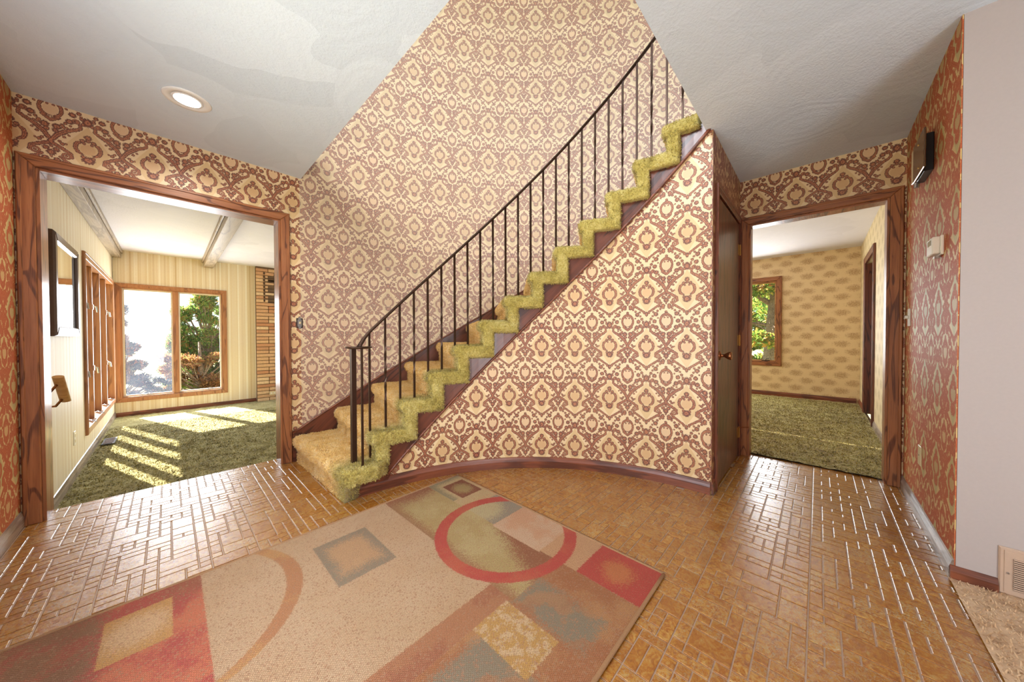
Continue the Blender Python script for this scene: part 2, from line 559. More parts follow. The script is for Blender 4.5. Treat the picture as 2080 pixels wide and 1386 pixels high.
def rug_mat():
    m, g = mat('woven_rug')
    uv = g.uv()
    x, y, _ = g.xyz(uv)
    nz = g.noise(uv, 210, 2, .6, 0, True)
    p = g.v('ADD', uv, g.v('SCALE', g.v('SUBTRACT', nz, (.5, .5, .5)), None, .022))
    px, py, _ = g.xyz(p)
    blot = g.noise(uv, 4.5, 3, .6)

    wnz = g.new('ShaderNodeTexWhiteNoise', noise_dimensions='2D')
    g.put(wnz.inputs['Vector'], g.v('FLOOR', g.v('SCALE', uv, None, 1 / .0055)))
    wv = g.m('MULTIPLY', g.m('SUBTRACT', wnz.outputs['Value'], .5), .55)

    def mr(f, a, b, lo=0.0, hi=1.0, sm=False):
        # colour changes come knot by knot, as in a woven pile
        k_ = g.maprange(f, a, b)
        k_ = g.maprange(g.m('ADD', k_, wv), .2, .8)
        return k_ if (lo, hi) == (0.0, 1.0) or (lo, hi) == (0, 1) else g.maprange(k_, 0, 1, lo, hi)

    def rect(u0, u1, v0, v1, soft=.002):
        q = g.m('MINIMUM', g.m('MINIMUM', g.m('SUBTRACT', px, u0), g.m('SUBTRACT', u1, px)),
                g.m('MINIMUM', g.m('SUBTRACT', py, v0), g.m('SUBTRACT', v1, py)))
        return mr(q, -soft, soft)

    def disc(cx, cy, r, soft=.003):
        return mr(g.v('DISTANCE', p, (cx, cy, 0)), r - soft, r + soft, 1, 0)

    def mul(a, b):
        return g.m('MULTIPLY', a, b)

    def inv(a):
        return g.m('SUBTRACT', 1.0, a)
    beige = srgb(206, 176, 142)
    c = g.mix(g.maprange(blot, .4, .65, 0, .4), beige, srgb(194, 156, 116))
    # lower brown field
    low = g.mix(mr(blot, .35, .6), srgb(166, 104, 68), srgb(184, 132, 88))
    c = g.mix(rect(-1, 1.247, .4, .90), c, low)
    greyn = mr(g.noise(uv, 7, 3), .42, .5)
    grey = srgb(134, 128, 110)
    c = g.mix(mul(rect(.93, 1.10, .56, .88, .03), g.m('ADD', .35, mul(greyn, .65), None, True)), c, grey)
    c = g.mix(mul(rect(.50, .76, .48, .86, .03), g.m('ADD', .35, mul(greyn, .65), None, True)), c, grey)
    mott = mr(g.noise(uv, 26, 3, .7), .45, .58)
    tan = g.mix(mott, srgb(196, 152, 84), srgb(214, 184, 144))
    c = g.mix(rect(.742, .916, .645, .90), c, tan)
    c = g.mix(rect(-1, .935, .899, 1.008), c, g.mix(mr(blot, .4, .6), srgb(160, 96, 72), srgb(176, 118, 84)))
    # red block on the left
    redm = rect(-1, .085, 1.008, 2.1)
    red = g.mix(mr(blot, .42, .62), srgb(184, 68, 70), srgb(206, 112, 84))
    c = g.mix(redm, c, red)
    c = g.mix(mul(redm, mul(mr(py, 1.78, 1.97, 0, .75), mr(px, -.1, .06, .2, 1))), c, srgb(150, 92, 70))
    c = g.mix(mul(rect(-1, -.175, 1.008, 2.1, .03), mr(g.noise(uv, 9, 2), .35, .6, .45, .95)), c, srgb(140, 104, 80))
    c = g.mix(rect(-1, -.42, 1.3, 2.1, .05), c, srgb(190, 146, 98))
    tanq = g.mix(mr(g.v('DISTANCE', p, (-.09, 1.79, 0)), .04, .13), srgb(222, 184, 140), srgb(206, 156, 92))
    c = g.mix(rect(-.175, -.002, 1.658, 1.912), c, tanq)
    # tan crescent
    cres = mul(mul(disc(-.046, 1.737, .45), inv(disc(-.106, 1.748, .452))), g.m('GREATER_THAN', px, .085))
    c = g.mix(cres, c, g.mix(mr(blot, .4, .6), srgb(186, 128, 88), srgb(200, 150, 96)))
    # grey framed square
    dsq = g.m('MAXIMUM', g.m('MULTIPLY', g.m('ABSOLUTE', g.m('SUBTRACT', px, .61)), 1 / .13), g.m('MULTIPLY', g.m('ABSOLUTE', g.m('SUBTRACT', py, 1.645)), 1 / .18))
    sqc = g.mix(g.m('MULTIPLY', mr(g.m('ADD', dsq, g.m('MULTIPLY', blot, .5)), .75, 1.15), .9), srgb(196, 158, 118), srgb(132, 128, 112))
    c = g.mix(rect(.481, .738, 1.462, 1.826), c, sqc)
    # olive panel
    olive = g.mix(mr(blot, .4, .62), srgb(184, 162, 108), srgb(196, 178, 126))
    brown = srgb(146, 88, 62)
    e1 = mr(g.m('SUBTRACT', py, g.m('MULTIPLY', g.m('ABSOLUTE', g.m('SUBTRACT', px, 1.09)), .2)), 1.80, 1.97)
    e2 = mr(px, .935, 1.01, 1, 0)
    e3 = mr(g.m('SUBTRACT', px, g.m('MULTIPLY', py, .45)), .60, .72)
    ed = g.m('MAXIMUM', e1, g.m('MAXIMUM', g.m('MULTIPLY', e2, .7), e3))
    c = g.mix(rect(.933, 1.247, .88, 1.992), c, g.mix(ed, olive, brown))
    # right column
    rc = g.mix(mr(py, 1.2, 1.8), srgb(208, 162, 122), srgb(204, 182, 136))
    c = g.mix(rect(1.247, 1.52, .785, 2.02), c, rc)
    c = g.mix(mul(rect(1.247, 1.52, 1.7, 2.02), g.m('MAXIMUM', mr(px, 1.255, 1.31, 1, 0), mr(py, 1.93, 1.99))), c, srgb(142, 140, 112))
    dm = g.v('LENGTH', g.v('MULTIPLY', g.v('SUBTRACT', p, (1.397, 1.80, 0)), (1 / .09, 1 / .11, 0)))
    c = g.mix(rect(1.311, 1.482, 1.687, 1.914), c, g.mix(mr(dm, .35, .95), srgb(170, 150, 98), srgb(126, 66, 50)))
    bl = g.mix(mr(g.v('DISTANCE', p, (1.30, 1.52, 0)), .10, .20), srgb(196, 184, 142), srgb(146, 142, 128))
    c = g.mix(rect(1.247, 1.52, 1.323, 1.56), c, bl)
    pk = g.mix(mr(blot, .4, .6), srgb(214, 166, 132), srgb(218, 184, 154))
    c = g.mix(rect(1.235, 1.52, .99, 1.323), c, pk)
    dr = g.v('LENGTH', g.v('SUBTRACT', p, (1.37, .645, 0)))
    c = g.mix(rect(1.247, 1.52, .4, .785), c, g.mix(mr(g.m('ADD', dr, g.m('MULTIPLY', blot, .1)), .08, .16), srgb(204, 116, 72), srgb(190, 54, 58)))
    ringm = mul(disc(1.25, 1.23, .378), inv(disc(1.25, 1.23, .315)))
    c = g.mix(ringm, c, g.mix(mr(blot, .42, .6), srgb(194, 58, 62), srgb(198, 84, 68)))
    # yarn
    wx = g.m('SINE', g.m('MULTIPLY', x, 2 * pi / .0075))
    row = g.m('MULTIPLY', g.m('FLOORED_MODULO', g.m('FLOOR', g.m('DIVIDE', x, .00375)), 2.0), pi)
    wy = g.m('SINE', g.m('ADD', g.m('MULTIPLY', y, 2 * pi / .0095), row))
    knit = g.m('MULTIPLY', g.m('ABSOLUTE', wx), g.m('ADD', g.m('MULTIPLY', wy, .5), .5))
    fleck = g.noise(g.cmb(g.m('MULTIPLY', x, 260), g.m('MULTIPLY', y, 210)), 1.0, 1)
    c = g.mix(g.maprange(fleck, .38, .66, .0, .42), c, srgb(124, 90, 62))
    fl2 = g.noise(uv, 420, 1)
    c = g.mix(g.maprange(fl2, .4, .7, 0, .18), c, srgb(230, 206, 176))
    c = g.mix(g.maprange(knit, 0, .5, .42, 0), c, srgb(96, 66, 46))
    setp(g, c, .9, 0, g.bump(knit, .5, .003), spec=.15)
    return m


RUG = rug_mat()
BIND = plain('rug_binding', srgb(158, 120, 84), .85, 0, .1, 300, .3)


def leafy(name, cols, rough=.6, trans=.5):
    m, g = mat(name)
    ri = g.new('ShaderNodeNewGeometry').outputs['Random Per Island']
    tc = g.new('ShaderNodeTexCoord').outputs['Object']
    n = g.noise(tc, 1.7, 2)
    k = g.m('ADD', g.m('MULTIPLY', ri, .5), g.m('MULTIPLY', n, .5))
    c = g.ramp(k, [(.25, cols[0]), (.45, cols[1]), (.6, cols[2]), (.75, cols[3])])
    setp(g, c, rough, spec=.3)
    tr = g.new('ShaderNodeBsdfTranslucent')
    g.nt.links.new(c, tr.inputs[0])
    mx = g.new('ShaderNodeMixShader')
    mx.inputs[0].default_value = trans
    g.nt.links.new(g.b.outputs[0], mx.inputs[1])
    g.nt.links.new(tr.outputs[0], mx.inputs[2])
    g.nt.links.new(mx.outputs[0], g.o.inputs[0])
    return m


LEAF_G = leafy('conifer_green', [srgb(54, 84, 36), srgb(100, 140, 62), srgb(140, 168, 88), srgb(168, 116, 74)])
LEAF_B = leafy('conifer_blue', [srgb(38, 48, 60), srgb(66, 82, 96), srgb(92, 104, 112), srgb(150, 96, 76)], trans=.2)
LEAF_O = leafy('oak_leaves', [srgb(50, 84, 34), srgb(92, 132, 48), srgb(150, 170, 70), srgb(190, 140, 80)])
BARK = shag('bark', [srgb(70, 56, 48), srgb(120, 104, 90), srgb(150, 134, 118)], .35, bs=1, bd=.05)
LAWN = shag('lawn', [srgb(92, 100, 48), srgb(136, 132, 74), srgb(184, 152, 96)], .25, bs=.4, bd=.02)


def glass_mat(name, haze=0.0, tint=(1, 1, 1), hazec=(.85, .9, 1)):
    m = D.materials.new(name)
    m.use_nodes = True
    nt = m.node_tree
    nt.nodes.clear()
    g = G(nt)
    o = g.new('ShaderNodeOutputMaterial')
    t = g.new('ShaderNodeBsdfTransparent')
    t.inputs[0].default_value = (*tint, 1)
    gl = g.new('ShaderNodeBsdfGlossy')
    gl.inputs['Roughness'].default_value = .02
    ge = g.new('ShaderNodeNewGeometry')
    cs_ = g.m('ABSOLUTE', g.v('DOT_PRODUCT', ge.outputs['Incoming'], ge.outputs['Normal']))
    fr = g.m('ADD', .04, g.m('MULTIPLY', .96, g.m('POWER', g.m('SUBTRACT', 1.0, cs_), 5.0)))
    mx = g.new('ShaderNodeMixShader')
    nt.links.new(fr, mx.inputs[0])
    nt.links.new(t.outputs[0], mx.inputs[1])
    nt.links.new(gl.outputs[0], mx.inputs[2])
    last = mx.outputs[0]
    if haze > 0:
        tr = g.new('ShaderNodeBsdfTranslucent')
        tr.inputs[0].default_value = (*hazec, 1)
        u = g.uv()
        n = g.noise(u, 2.2, 4, .6)
        mh = g.new('ShaderNodeMixShader')
        nt.links.new(g.maprange(n, .3, .7, haze * .55, haze * 1.3), mh.inputs[0])
        nt.links.new(last, mh.inputs[1])
        nt.links.new(tr.outputs[0], mh.inputs[2])
        last = mh.outputs[0]
    nt.links.new(last, o.inputs[0])
    return m


GLASS = glass_mat('window_glass')
GLASS_FOG = glass_mat('fogged_glass', .022, hazec=(.6, .7, 1))
m_, g_ = mat('mirror_glass')
setp(g_, srgb(225, 228, 226), .03, 1.0)
MIRROR = m_


def emis(name, col, st):
    m, g = mat(name)
    g.b.inputs['Emission Color'].default_value = (*col, 1)
    g.b.inputs['Emission Strength'].default_value = st
    setp(g, (0.9, .9, .9), .5)
    return m


LAMPLENS = emis('lamp_lens', (1, .97, .92), 9)

# ------------------------------------------------------------------ mesh helper


class MB:
    def __init__(s):
        s.v = []
        s.f = []
        s.uv = []      # per-vertex uv or None

    def add(s, vs, fs, uvs=None):
        o = len(s.v)
        s.v += [tuple(p) for p in vs]
        s.f += [tuple(i + o for i in f) for f in fs]
        if uvs is not None:
            while len(s.uv) < o:
                s.uv.append(None)
            s.uv += [tuple(q) for q in uvs]
        return s

    def box(s, x0, x1, y0, y1, z0, z1, b=0.0):
        if x0 > x1: x0, x1 = x1, x0
        if y0 > y1: y0, y1 = y1, y0
        if z0 > z1: z0, z1 = z1, z0
        if b <= 0:
            vs = [(x, y, z) for x in (x0, x1) for y in (y0, y1) for z in (z0, z1)]
            fs = [(0, 1, 3, 2), (4, 6, 7, 5), (0, 4, 5, 1), (2, 3, 7, 6), (0, 2, 6, 4), (1, 5, 7, 3)]
            return s.add(vs, fs)
        b = min(b, (x1 - x0) * .45, (y1 - y0) * .45, (z1 - z0) * .45)
        bm = bmesh.new()
        bmesh.ops.create_cube(bm, size=1)
        for v in bm.verts:
            v.co = Vector(((x0 + x1) / 2 + v.co.x * (x1 - x0), (y0 + y1) / 2 + v.co.y * (y1 - y0), (z0 + z1) / 2 + v.co.z * (z1 - z0)))
        bmesh.ops.bevel(bm, geom=bm.edges[:], offset=b, segments=1, affect='EDGES')
        bm.verts.index_update()
        s.add([v.co[:] for v in bm.verts], [[v.index for v in f.verts] for f in bm.faces])
        bm.free()
        return s

    def prism(s, poly, fn, t0, t1, b=0.0):
        """poly: list of (a, z); fn(a, z, t) -> xyz; bevel on the t1 edge"""
        n = len(poly)
        if b > 0:
            cx = sum(p[0] for p in poly) / n
            cz = sum(p[1] for p in poly) / n
            ins = []
            for i in range(n):
                p0, p1, p2 = poly[i - 1], poly[i], poly[(i + 1) % n]
                d1 = Vector((p1[0] - p0[0], p1[1] - p0[1])).normalized()
                d2 = Vector((p2[0] - p1[0], p2[1] - p1[1])).normalized()
                n1 = Vector((-d1.y, d1.x)); n2 = Vector((-d2.y, d2.x))
                nn = (n1 + n2)
                k = nn.length_squared
                nn = nn * (2 / k) if k > 1e-6 else n1
                q = (p1[0] + nn.x * b, p1[1] + nn.y * b)
                ins.append(q)
            # orientation check
            ar = sum(poly[i][0] * poly[(i + 1) % n][1] - poly[(i + 1) % n][0] * poly[i][1] for i in range(n))
            if ar < 0:
                ins = [(2 * p[0] - q[0], 2 * p[1] - q[1]) for p, q in zip(poly, ins)]
            tb = t1 - b if t1 > t0 else t1 + b
            rings = [(poly, t0), (poly, tb), (ins, t1)]
        else:
            rings = [(poly, t0), (poly, t1)]
        vs = [fn(a, z, t) for pl, t in rings for a, z in pl]
        fs = [tuple(range(n))[::-1], tuple(range(n * (len(rings) - 1), n * len(rings)))]
        for r in range(len(rings) - 1):
            for i in range(n):
                j = (i + 1) % n
                fs.append((r * n + i, r * n + j, (r + 1) * n + j, (r + 1) * n + i))
        return s.add(vs, fs)

    def tube(s, pts, r, n=10, caps=True, up=(0, 0, 1)):
        pts = [Vector(p) for p in pts]
        rs = r if isinstance(r, list) else [r] * len(pts)
        vs = []
        for i, p in enumerate(pts):
            d = (pts[min(i + 1, len(pts) - 1)] - pts[max(i - 1, 0)]).normalized()
            a = d.cross(Vector(up))
            if a.length < 1e-4:
                a = d.cross(Vector((1, 0, 0)))
            a.normalize()
            b = a.cross(d)
            rr = rs[i] if isinstance(rs[i], (tuple, list)) else (rs[i], rs[i])
            for k in range(n):
                t = 2 * pi * k / n
                vs.append(p + a * cos(t) * rr[0] + b * sin(t) * rr[1])
        fs = []
        for i in range(len(pts) - 1):
            for k in range(n):
                fs.append((i * n + k, i * n + (k + 1) % n, (i + 1) * n + (k + 1) % n, (i + 1) * n + k))
        if caps:
            fs.append(tuple(range(n))[::-1])
            fs.append(tuple(range((len(pts) - 1) * n, len(pts) * n)))
        return s.add(vs, fs)

    def lathe(s, prof, origin, axis='z', n=24):
        """prof: (radius, height) along axis"""
        o = Vector(origin)
        vs = []
        for r, h in prof:
            for k in range(n):
                t = 2 * pi * k / n
                if axis == 'z':
                    q = Vector((r * cos(t), r * sin(t), h))
                elif axis == 'y':
                    q = Vector((r * cos(t), h, r * sin(t)))
                else:
                    q = Vector((h, r * cos(t), r * sin(t)))
                vs.append(o + q)
        fs = []
        for i in range(len(prof) - 1):
            for k in range(n):
                fs.append((i * n + k, i * n + (k + 1) % n, (i + 1) * n + (k + 1) % n, (i + 1) * n + k))
        fs.append(tuple(range(n)))
        fs.append(tuple(range((len(prof) - 1) * n, len(prof) * n)))
        return s.add(vs, fs)

    def mesh(s, name, m, loc=(0, 0, 0), smooth=False, uvoff=None, fixn=True):
        me = D.meshes.new(name)
        lo = Vector(loc)
        me.from_pydata([(Vector(p) - lo)[:] for p in s.v], [], s.f)
        if fixn:
            bm = bmesh.new()
            bm.from_mesh(me)
            bmesh.ops.recalc_face_normals(bm, faces=bm.faces)
            bm.to_mesh(me)
            bm.free()
        ul = me.uv_layers.new(name='UVMap')
        have = len(s.uv) == len(s.v) and len(s.uv) > 0
        du, dv = (0, 0) if uvoff is None else (uvoff[0], uvoff[1])
        sg = 1 if uvoff is None or len(uvoff) < 3 else uvoff[2]
        for p in me.polygons:
            n = p.normal
            ax = max(range(3), key=lambda i: abs(n[i]))
            for li in p.loop_indices:
                vi = me.loops[li].vertex_index
                w = s.v[vi]
                if have and s.uv[vi] is not None:
                    q = s.uv[vi]
                elif ax == 0:
                    q = (w[1], w[2])
                elif ax == 1:
                    q = (w[0], w[2])
                else:
                    q = (w[0], w[1])
                ul.data[li].uv = ((q[0] - du) * sg, q[1] - dv)
        if smooth:
            me.polygons.foreach_set('use_smooth', [True] * len(me.polygons))
        me.materials.append(m)
        return me

    def build(s, name, m, parent=None, loc=None, **kw):
        """link as one object; children keep their world place"""
        if loc is None:
            loc = parent['_o'][:] if (parent is not None and '_o' in parent) else (0, 0, 0)
            if parent is not None:
                loc = wloc(parent)
        me = s.mesh(name, m, loc, **kw)
        o = D.objects.new(name, me)
        COL.objects.link(o)
        if parent is not None:
            o.parent = parent
        else:
            o.location = loc
        return o


def wloc(o):
    p = Vector((0, 0, 0))
    while o is not None:
        p += o.location
        o = o.parent
    return p


def tag(o, label=None, cat=None, group=None, kind=None):
    if label: o['label'] = label
    if cat: o['category'] = cat
    if group: o['group'] = group
    if kind: o['kind'] = kind
    return o


def empty(name, loc, label=None, cat=None, group=None, kind=None, parent=None):
    o = D.objects.new(name, None)
    o.empty_display_size = .05
    COL.objects.link(o)
    o.location = loc
    if parent is not None:
        o.parent = parent
    return tag(o, label, cat, group, kind)


def struct(name, mb, m, label, cat, parent=None, **kw):
    o = mb.build(name, m, parent, **kw)
    if parent is None:
        tag(o, label, cat, None, 'structure')
    return o


# ------------------------------------------------------------------ plan of the house (metres)
H = 2.44
CX, CY = .79, .52           # centre of the curved stair
RI, RO = 1.705, 2.75        # under-stair wall, outer wall
XL, YB = -.585, 3.272       # left wall, wall with the living room opening
XR, YR = 3.525, -.44        # wall with the dining doorway, right wall
XW = 2.347                  # painted wall
YC = .5146                  # closet wall
SLAB = 2.74
TOP = 5.2
YF = 7.97                   # far living wall
XD = 7.345                  # far dining wall
ZL = -.19                   # living room floor


def P(a, r, z):
    """a: degrees round the stair, from the living room opening"""
    return (CX + r * sin(R(a)), CY + r * cos(R(a)), z)


# --- walls of the foyer
w = MB()
w.box(XL, -.512, YB, 3.435, ZL - .1, SLAB)
w.box(.648, CX, YB, 3.435, ZL - .1, SLAB)
w.box(-.512, .648, YB, 3.435, 2.052, SLAB)
struct('wall_back', w, WP_MAIN, 'damask papered wall with the wide opening to the living room', 'wall', uvoff=(CX - .05, 2.223))

n = 72
vs, fs, uvs = [], [], []
for i in range(n + 1):
    a = 90 * i / n
    for r, z in ((RO, -.02), (RO, TOP), (RO + .1, TOP), (RO + .1, -.02)):
        vs.append(P(a, r, z))
        uvs.append((R(a) * 2.75 - .217, z - 2.223))
for i in range(n):
    for k in range(4):
        fs.append((4 * i + k, 4 * i + (k + 1) % 4, 4 * i + 4 + (k + 1) % 4, 4 * i + 4 + k))
fs += [(0, 1, 2, 3), (4 * n, 4 * n + 1, 4 * n + 2, 4 * n + 3)]
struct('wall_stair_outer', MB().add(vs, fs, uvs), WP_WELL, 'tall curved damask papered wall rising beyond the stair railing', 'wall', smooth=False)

# under-stair wall, its top follows the stringer


def zlow(a):
    return .085 + max(0, a - 8.2) * .02895


vs, fs, uvs = [], [], []
n = 60
for i in range(n + 1):
    a = 2 + 88 * i / n
    zt = min(H + .01, zlow(a) + .05)
    for r, z in ((RI, 0), (RI, zt), (RI + .07, zt), (RI + .07, 0)):
        vs.append(P(a, r, z))
        uvs.append((R(a) * RI - 1.198, z - .993))
for i in range(n):
    for k in range(4):
        fs.append((4 * i + k, 4 * i + (k + 1) % 4, 4 * i + 4 + (k + 1) % 4, 4 * i + 4 + k))
fs += [(0, 1, 2, 3), (4 * n, 4 * n + 1, 4 * n + 2, 4 * n + 3)]
struct('wall_stair_inner', MB().add(vs, fs, uvs), WP_MAIN, 'concave damask papered wall enclosing the space under the stairs', 'wall')

# closet wall
w = MB()
ex = CX + RI + .001
w.box(ex, 2.56, YC, YC + .08, 0, H)
w.box(2.56, 3.47, YC, YC + .08, 2.10, H)
w.box(3.47, XR, YC, YC + .08, 0, H)
struct('wall_closet', w, WP_DARK, 'narrow damask wall, tinted russet for the grazing view, above and beside the closet door', 'wall')

# dining doorway wall
w = MB()
w.box(XR, XR + .11, YC, .452, 0, H)
w.box(XR, XR + .11, YR, -.365, 0, H)
w.box(XR, XR + .11, -.365, .452, 2.05, H)
struct('wall_dining', w, WP_MAIN, 'damask papered wall around the dining room doorway', 'wall', uvoff=(.406, 2.223, -1))

w = MB().box(XW + .02, XR + .11, YR - .09, YR, 0, H)
w.box(XW + .002, XW + .02, YR - .004, YR, 0, H)
struct('wall_right', w, WP_SIDE, 'right hand damask wall, reddened for the grazing view, carrying the door chime and thermostat', 'wall')
w = MB().box(XW, XW + .019, -4.1, YR - .0045, 0, H)
w.box(XW + .02, XW + .09, -4.1, YR - .092, 0, H)
struct('wall_painted', w, PLASTER, 'plain off-white painted wall with the return air grille', 'wall')

# left wall (front of the house)
w = MB()
w.box(XL - .12, XL, 2.765, YB + .16, -.3, H)
w.box(XL - .12, XL, .4, 2.765, 2.1, H)
w.box(XL - .12, XL, -4.1, .4, 0, H)
struct('wall_left', w, WP_SIDE, 'narrow strip of damask wall, reddened for the grazing view, at the left edge', 'wall')
w = MB().box(-.7, XW + .1, -4.2, -4.1, 0, H)
struct('wall_open_room', w, PLASTER, 'painted back wall of the open room', 'wall')

# living room walls
w = MB()
w.box(XL - .11, XL - .005, 3.436, 5.37, ZL, H)
w.box(XL - .11, XL - .005, 5.37, 7.82, ZL, .13)
w.box(XL - .11, XL - .005, 5.37, 7.82, 1.89, H)
w.box(XL - .11, XL - .005, 7.82, YF + .1, ZL, H)
struct('wall_living_side', w, WP_STRIPE, 'cream striped living room wall carrying the mirror', 'wall')
w = MB()
w.box(XL, -.52, YF, YF + .14, ZL, H)
w.box(-.52, .69, YF, YF + .14, ZL, .10)
w.box(-.52, .69, YF, YF + .14, 1.87, H)
w.box(.69, 5.0, YF, YF + .14, ZL, H)
struct('wall_living_far', w, WP_STRIPE, 'cream striped far wall of the living room around the double window', 'wall')
w = MB()
w.box(4.9, 5.0, 3.6, YF, ZL, H)
w.box(CX, 4.9, 3.43, 3.5, ZL, H)
w.box(.648, CX, 3.436, 3.5, ZL, H)
struct('wall_living_inner', w, WP_STRIPE, 'striped inner walls of the living room', 'wall')

# dining room walls
w = MB()
w.box(XD, XD + .12, YR - .1, .50, 0, H + .02)
w.box(XD, XD + .12, .50, 1.95, 0, .56)
w.box(XD, XD + .12, .50, 1.95, 2.08, H + .02)
w.box(XD, XD + .12, 1.95, 4.0, 0, H + .02)
struct('wall_dining_far', w, WP_TOILE, 'far dining room wall with tan floral clusters', 'wall')
w = MB()
w.box(XR + .111, 5.62, YR - .12, YR - .035, 0, H + .02)
w.box(5.62, 6.54, YR - .12, YR - .035, 2.06, H + .02)
w.box(6.54, XD, YR - .12, YR - .035, 0, H + .02)
struct('wall_dining_side', w, WP_TOILE2, 'pale floral side wall of the dining room', 'wall')
w = MB().box(XR + .0, XD, 3.9, 4.0, 0, H + .02)
w.box(XR + .02, XR + .11, .56, 3.9, 0, H)
struct('wall_dining_inner', w, WP_TOILE, 'inner walls of the dining room', 'wall')

# ceilings
w = MB()
w.box(-.7, .802, -4.1, YB, H, SLAB)
w.box(.802, XR, YR, .553, H, SLAB)
w.box(.802, XW, -4.1, YR, H, SLAB)
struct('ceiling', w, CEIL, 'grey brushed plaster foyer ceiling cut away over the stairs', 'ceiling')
w = MB().box(XL, 5.0, 3.436, YF, H, H + .1)
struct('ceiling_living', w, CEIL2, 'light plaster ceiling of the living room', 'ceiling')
w = MB().box(XR + .111, XD, YR - .1, 4.0, H + .01, H + .1)
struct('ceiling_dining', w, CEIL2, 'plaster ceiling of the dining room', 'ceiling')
w = MB().box(-1.2, XR + .2, -4.2, YB + .2, TOP, TOP + .1)
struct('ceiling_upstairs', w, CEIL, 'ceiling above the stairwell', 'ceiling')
w = MB()
w.box(-1.1, -1.0, -4.1, .55, SLAB, TOP)
w.box(-1.1, -1.0, 2.45, YB, SLAB, TOP)
w.box(-1.1, -1.0, .55, 2.45, SLAB, 3.5)
w.box(-1.1, -1.0, .55, 2.45, 4.6, TOP)
w.box(-1.0, CX, YB, YB + .1, SLAB, TOP)
w.box(-1.0, XR + .11, -4.1, -4.0, SLAB, TOP)
w.box(XR + .02, XR + .11, -4.0, CY, SLAB, TOP)
struct('wall_upstairs', w, UPPER, 'pale upstairs walls with a front window above the foyer', 'wall')
w = MB().box(XW + .09, XR + .1, -4.0, YR - .09, SLAB - .1, SLAB)
struct('floor_upstairs', w, BEIGE, 'carpeted upstairs floor', 'floor')

# ------------------------------------------------------------------ floor: mosaic sheet tiles
MOD = .0437
fl = empty('floor', (0, 0, 0), 'foyer floor of glossy amber brick mosaic tiles', 'floor', None, 'structure')
g1 = MB()
g1.box(-.7, XR + .10, -.425, 3.44, -.06, -.0035)
g1.build('grout_bed', GROUT, fl)


def bricks_sheet(seed):
    """pack one 8x8-module sheet with rectangles"""
    rr = random.Random(seed)
    occ = [[0] * 8 for _ in range(8)]
    out = []
    for j in range(8):
        for i in range(8):
            if occ[j][i]:
                continue
            opts = [(3, 2), (3, 2), (2, 3), (1, 2), (1, 3), (2, 2), (2, 1), (1, 1), (2, 1), (1, 2), (3, 1), (1, 1), (2, 1), (1, 1)]
            rr.shuffle(opts)
            for (du, dv) in opts + [(1, 1)]:
                if i + du > 8 or j + dv > 8:
                    continue
                if any(occ[j + b][i + a] for a in range(du) for b in range(dv)):
                    continue
                for a in range(du):
                    for b in range(dv):
                        occ[j + b][i + a] = 1
                out.append((i, j, du, dv))
                break
    return out


sheet_types = [bricks_sheet(s) for s in (3, 8, 15, 21, 34)]
tiles = []
U0, V0 = .13 - 8 * MOD * 3, .02 - 8 * MOD * 2
for a in range(0, 13):
    for b in range(0, 13):
        st = sheet_types[(a * 7 + b * 3) % 5]
        for (i, j, du, dv) in st:
            x0 = U0 + (a * 8 + i) * MOD
            y0 = V0 + (b * 8 + j) * MOD
            x1, y1 = x0 + du * MOD, y0 + dv * MOD
            x1c, y1c = min(x1, XR + .09), min(y1, 3.445)
            x0c, y0c = max(x0, XL + .002), max(y0, -.437)
            if x1c - x0c < .012 or y1c - y0c < .012:
                continue
            cx_, cy_ = (x0c + x1c) / 2, (y0c + y1c) / 2
            if cy_ > YB - .01 and (cx_ > .66 or cx_ < -.53):
                continue
            if cx_ > CX and cy_ > CY + .03 and hypot(cx_ - CX, cy_ - CY) > RI + .055:
                continue
            if cx_ > 2.48 and cy_ > YC + .045:
                continue
            if cx_ > XR - .005 and (cy_ > .46 or cy_ < -.36):
                continue
            # wholly under the rug: nothing of it shows
            if -.74 < x0c and x1c < 1.46 and .53 < y0c and y1c < 1.95:
                continue
            tiles.append((x0c, x1c, y0c, y1c))


def to_cam(p):
    d = Vector(p) - Vector((0, 0, CH))
    z = d.dot(cf)
    if z < .05:
        return None
    return 1040 + 658.374 * d.dot(r2) / z, 693 - 658.374 * d.dot(u2) / z, z


def seen_area(t):
    q = to_cam(((t[0] + t[1]) / 2, (t[2] + t[3]) / 2, 0))
    if q is None or not (-30 < q[0] < 2110 and 0 < q[1] < 1420):
        return 0
    return (t[1] - t[0]) * (t[3] - t[2]) / q[2] ** 3


tiles.sort(key=lambda t: -seen_area(t))
GAP = .0048
cache = {}


def tile_shape(wx, wy):
    b = .0022
    v = []
    for z, k in ((-.006, 0), (-.0012, 0), (0, b)):
        v += [(-wx / 2 + k, -wy / 2 + k, z), (wx / 2 - k, -wy / 2 + k, z), (wx / 2 - k, wy / 2 - k, z), (-wx / 2 + k, wy / 2 - k, z)]
    f = []
    for r in range(2):
        for i in range(4):
            f.append((r * 4 + i, r * 4 + (i + 1) % 4, r * 4 + 4 + (i + 1) % 4, r * 4 + 4 + i))
    f.append((8, 9, 10, 11))
    return v, f


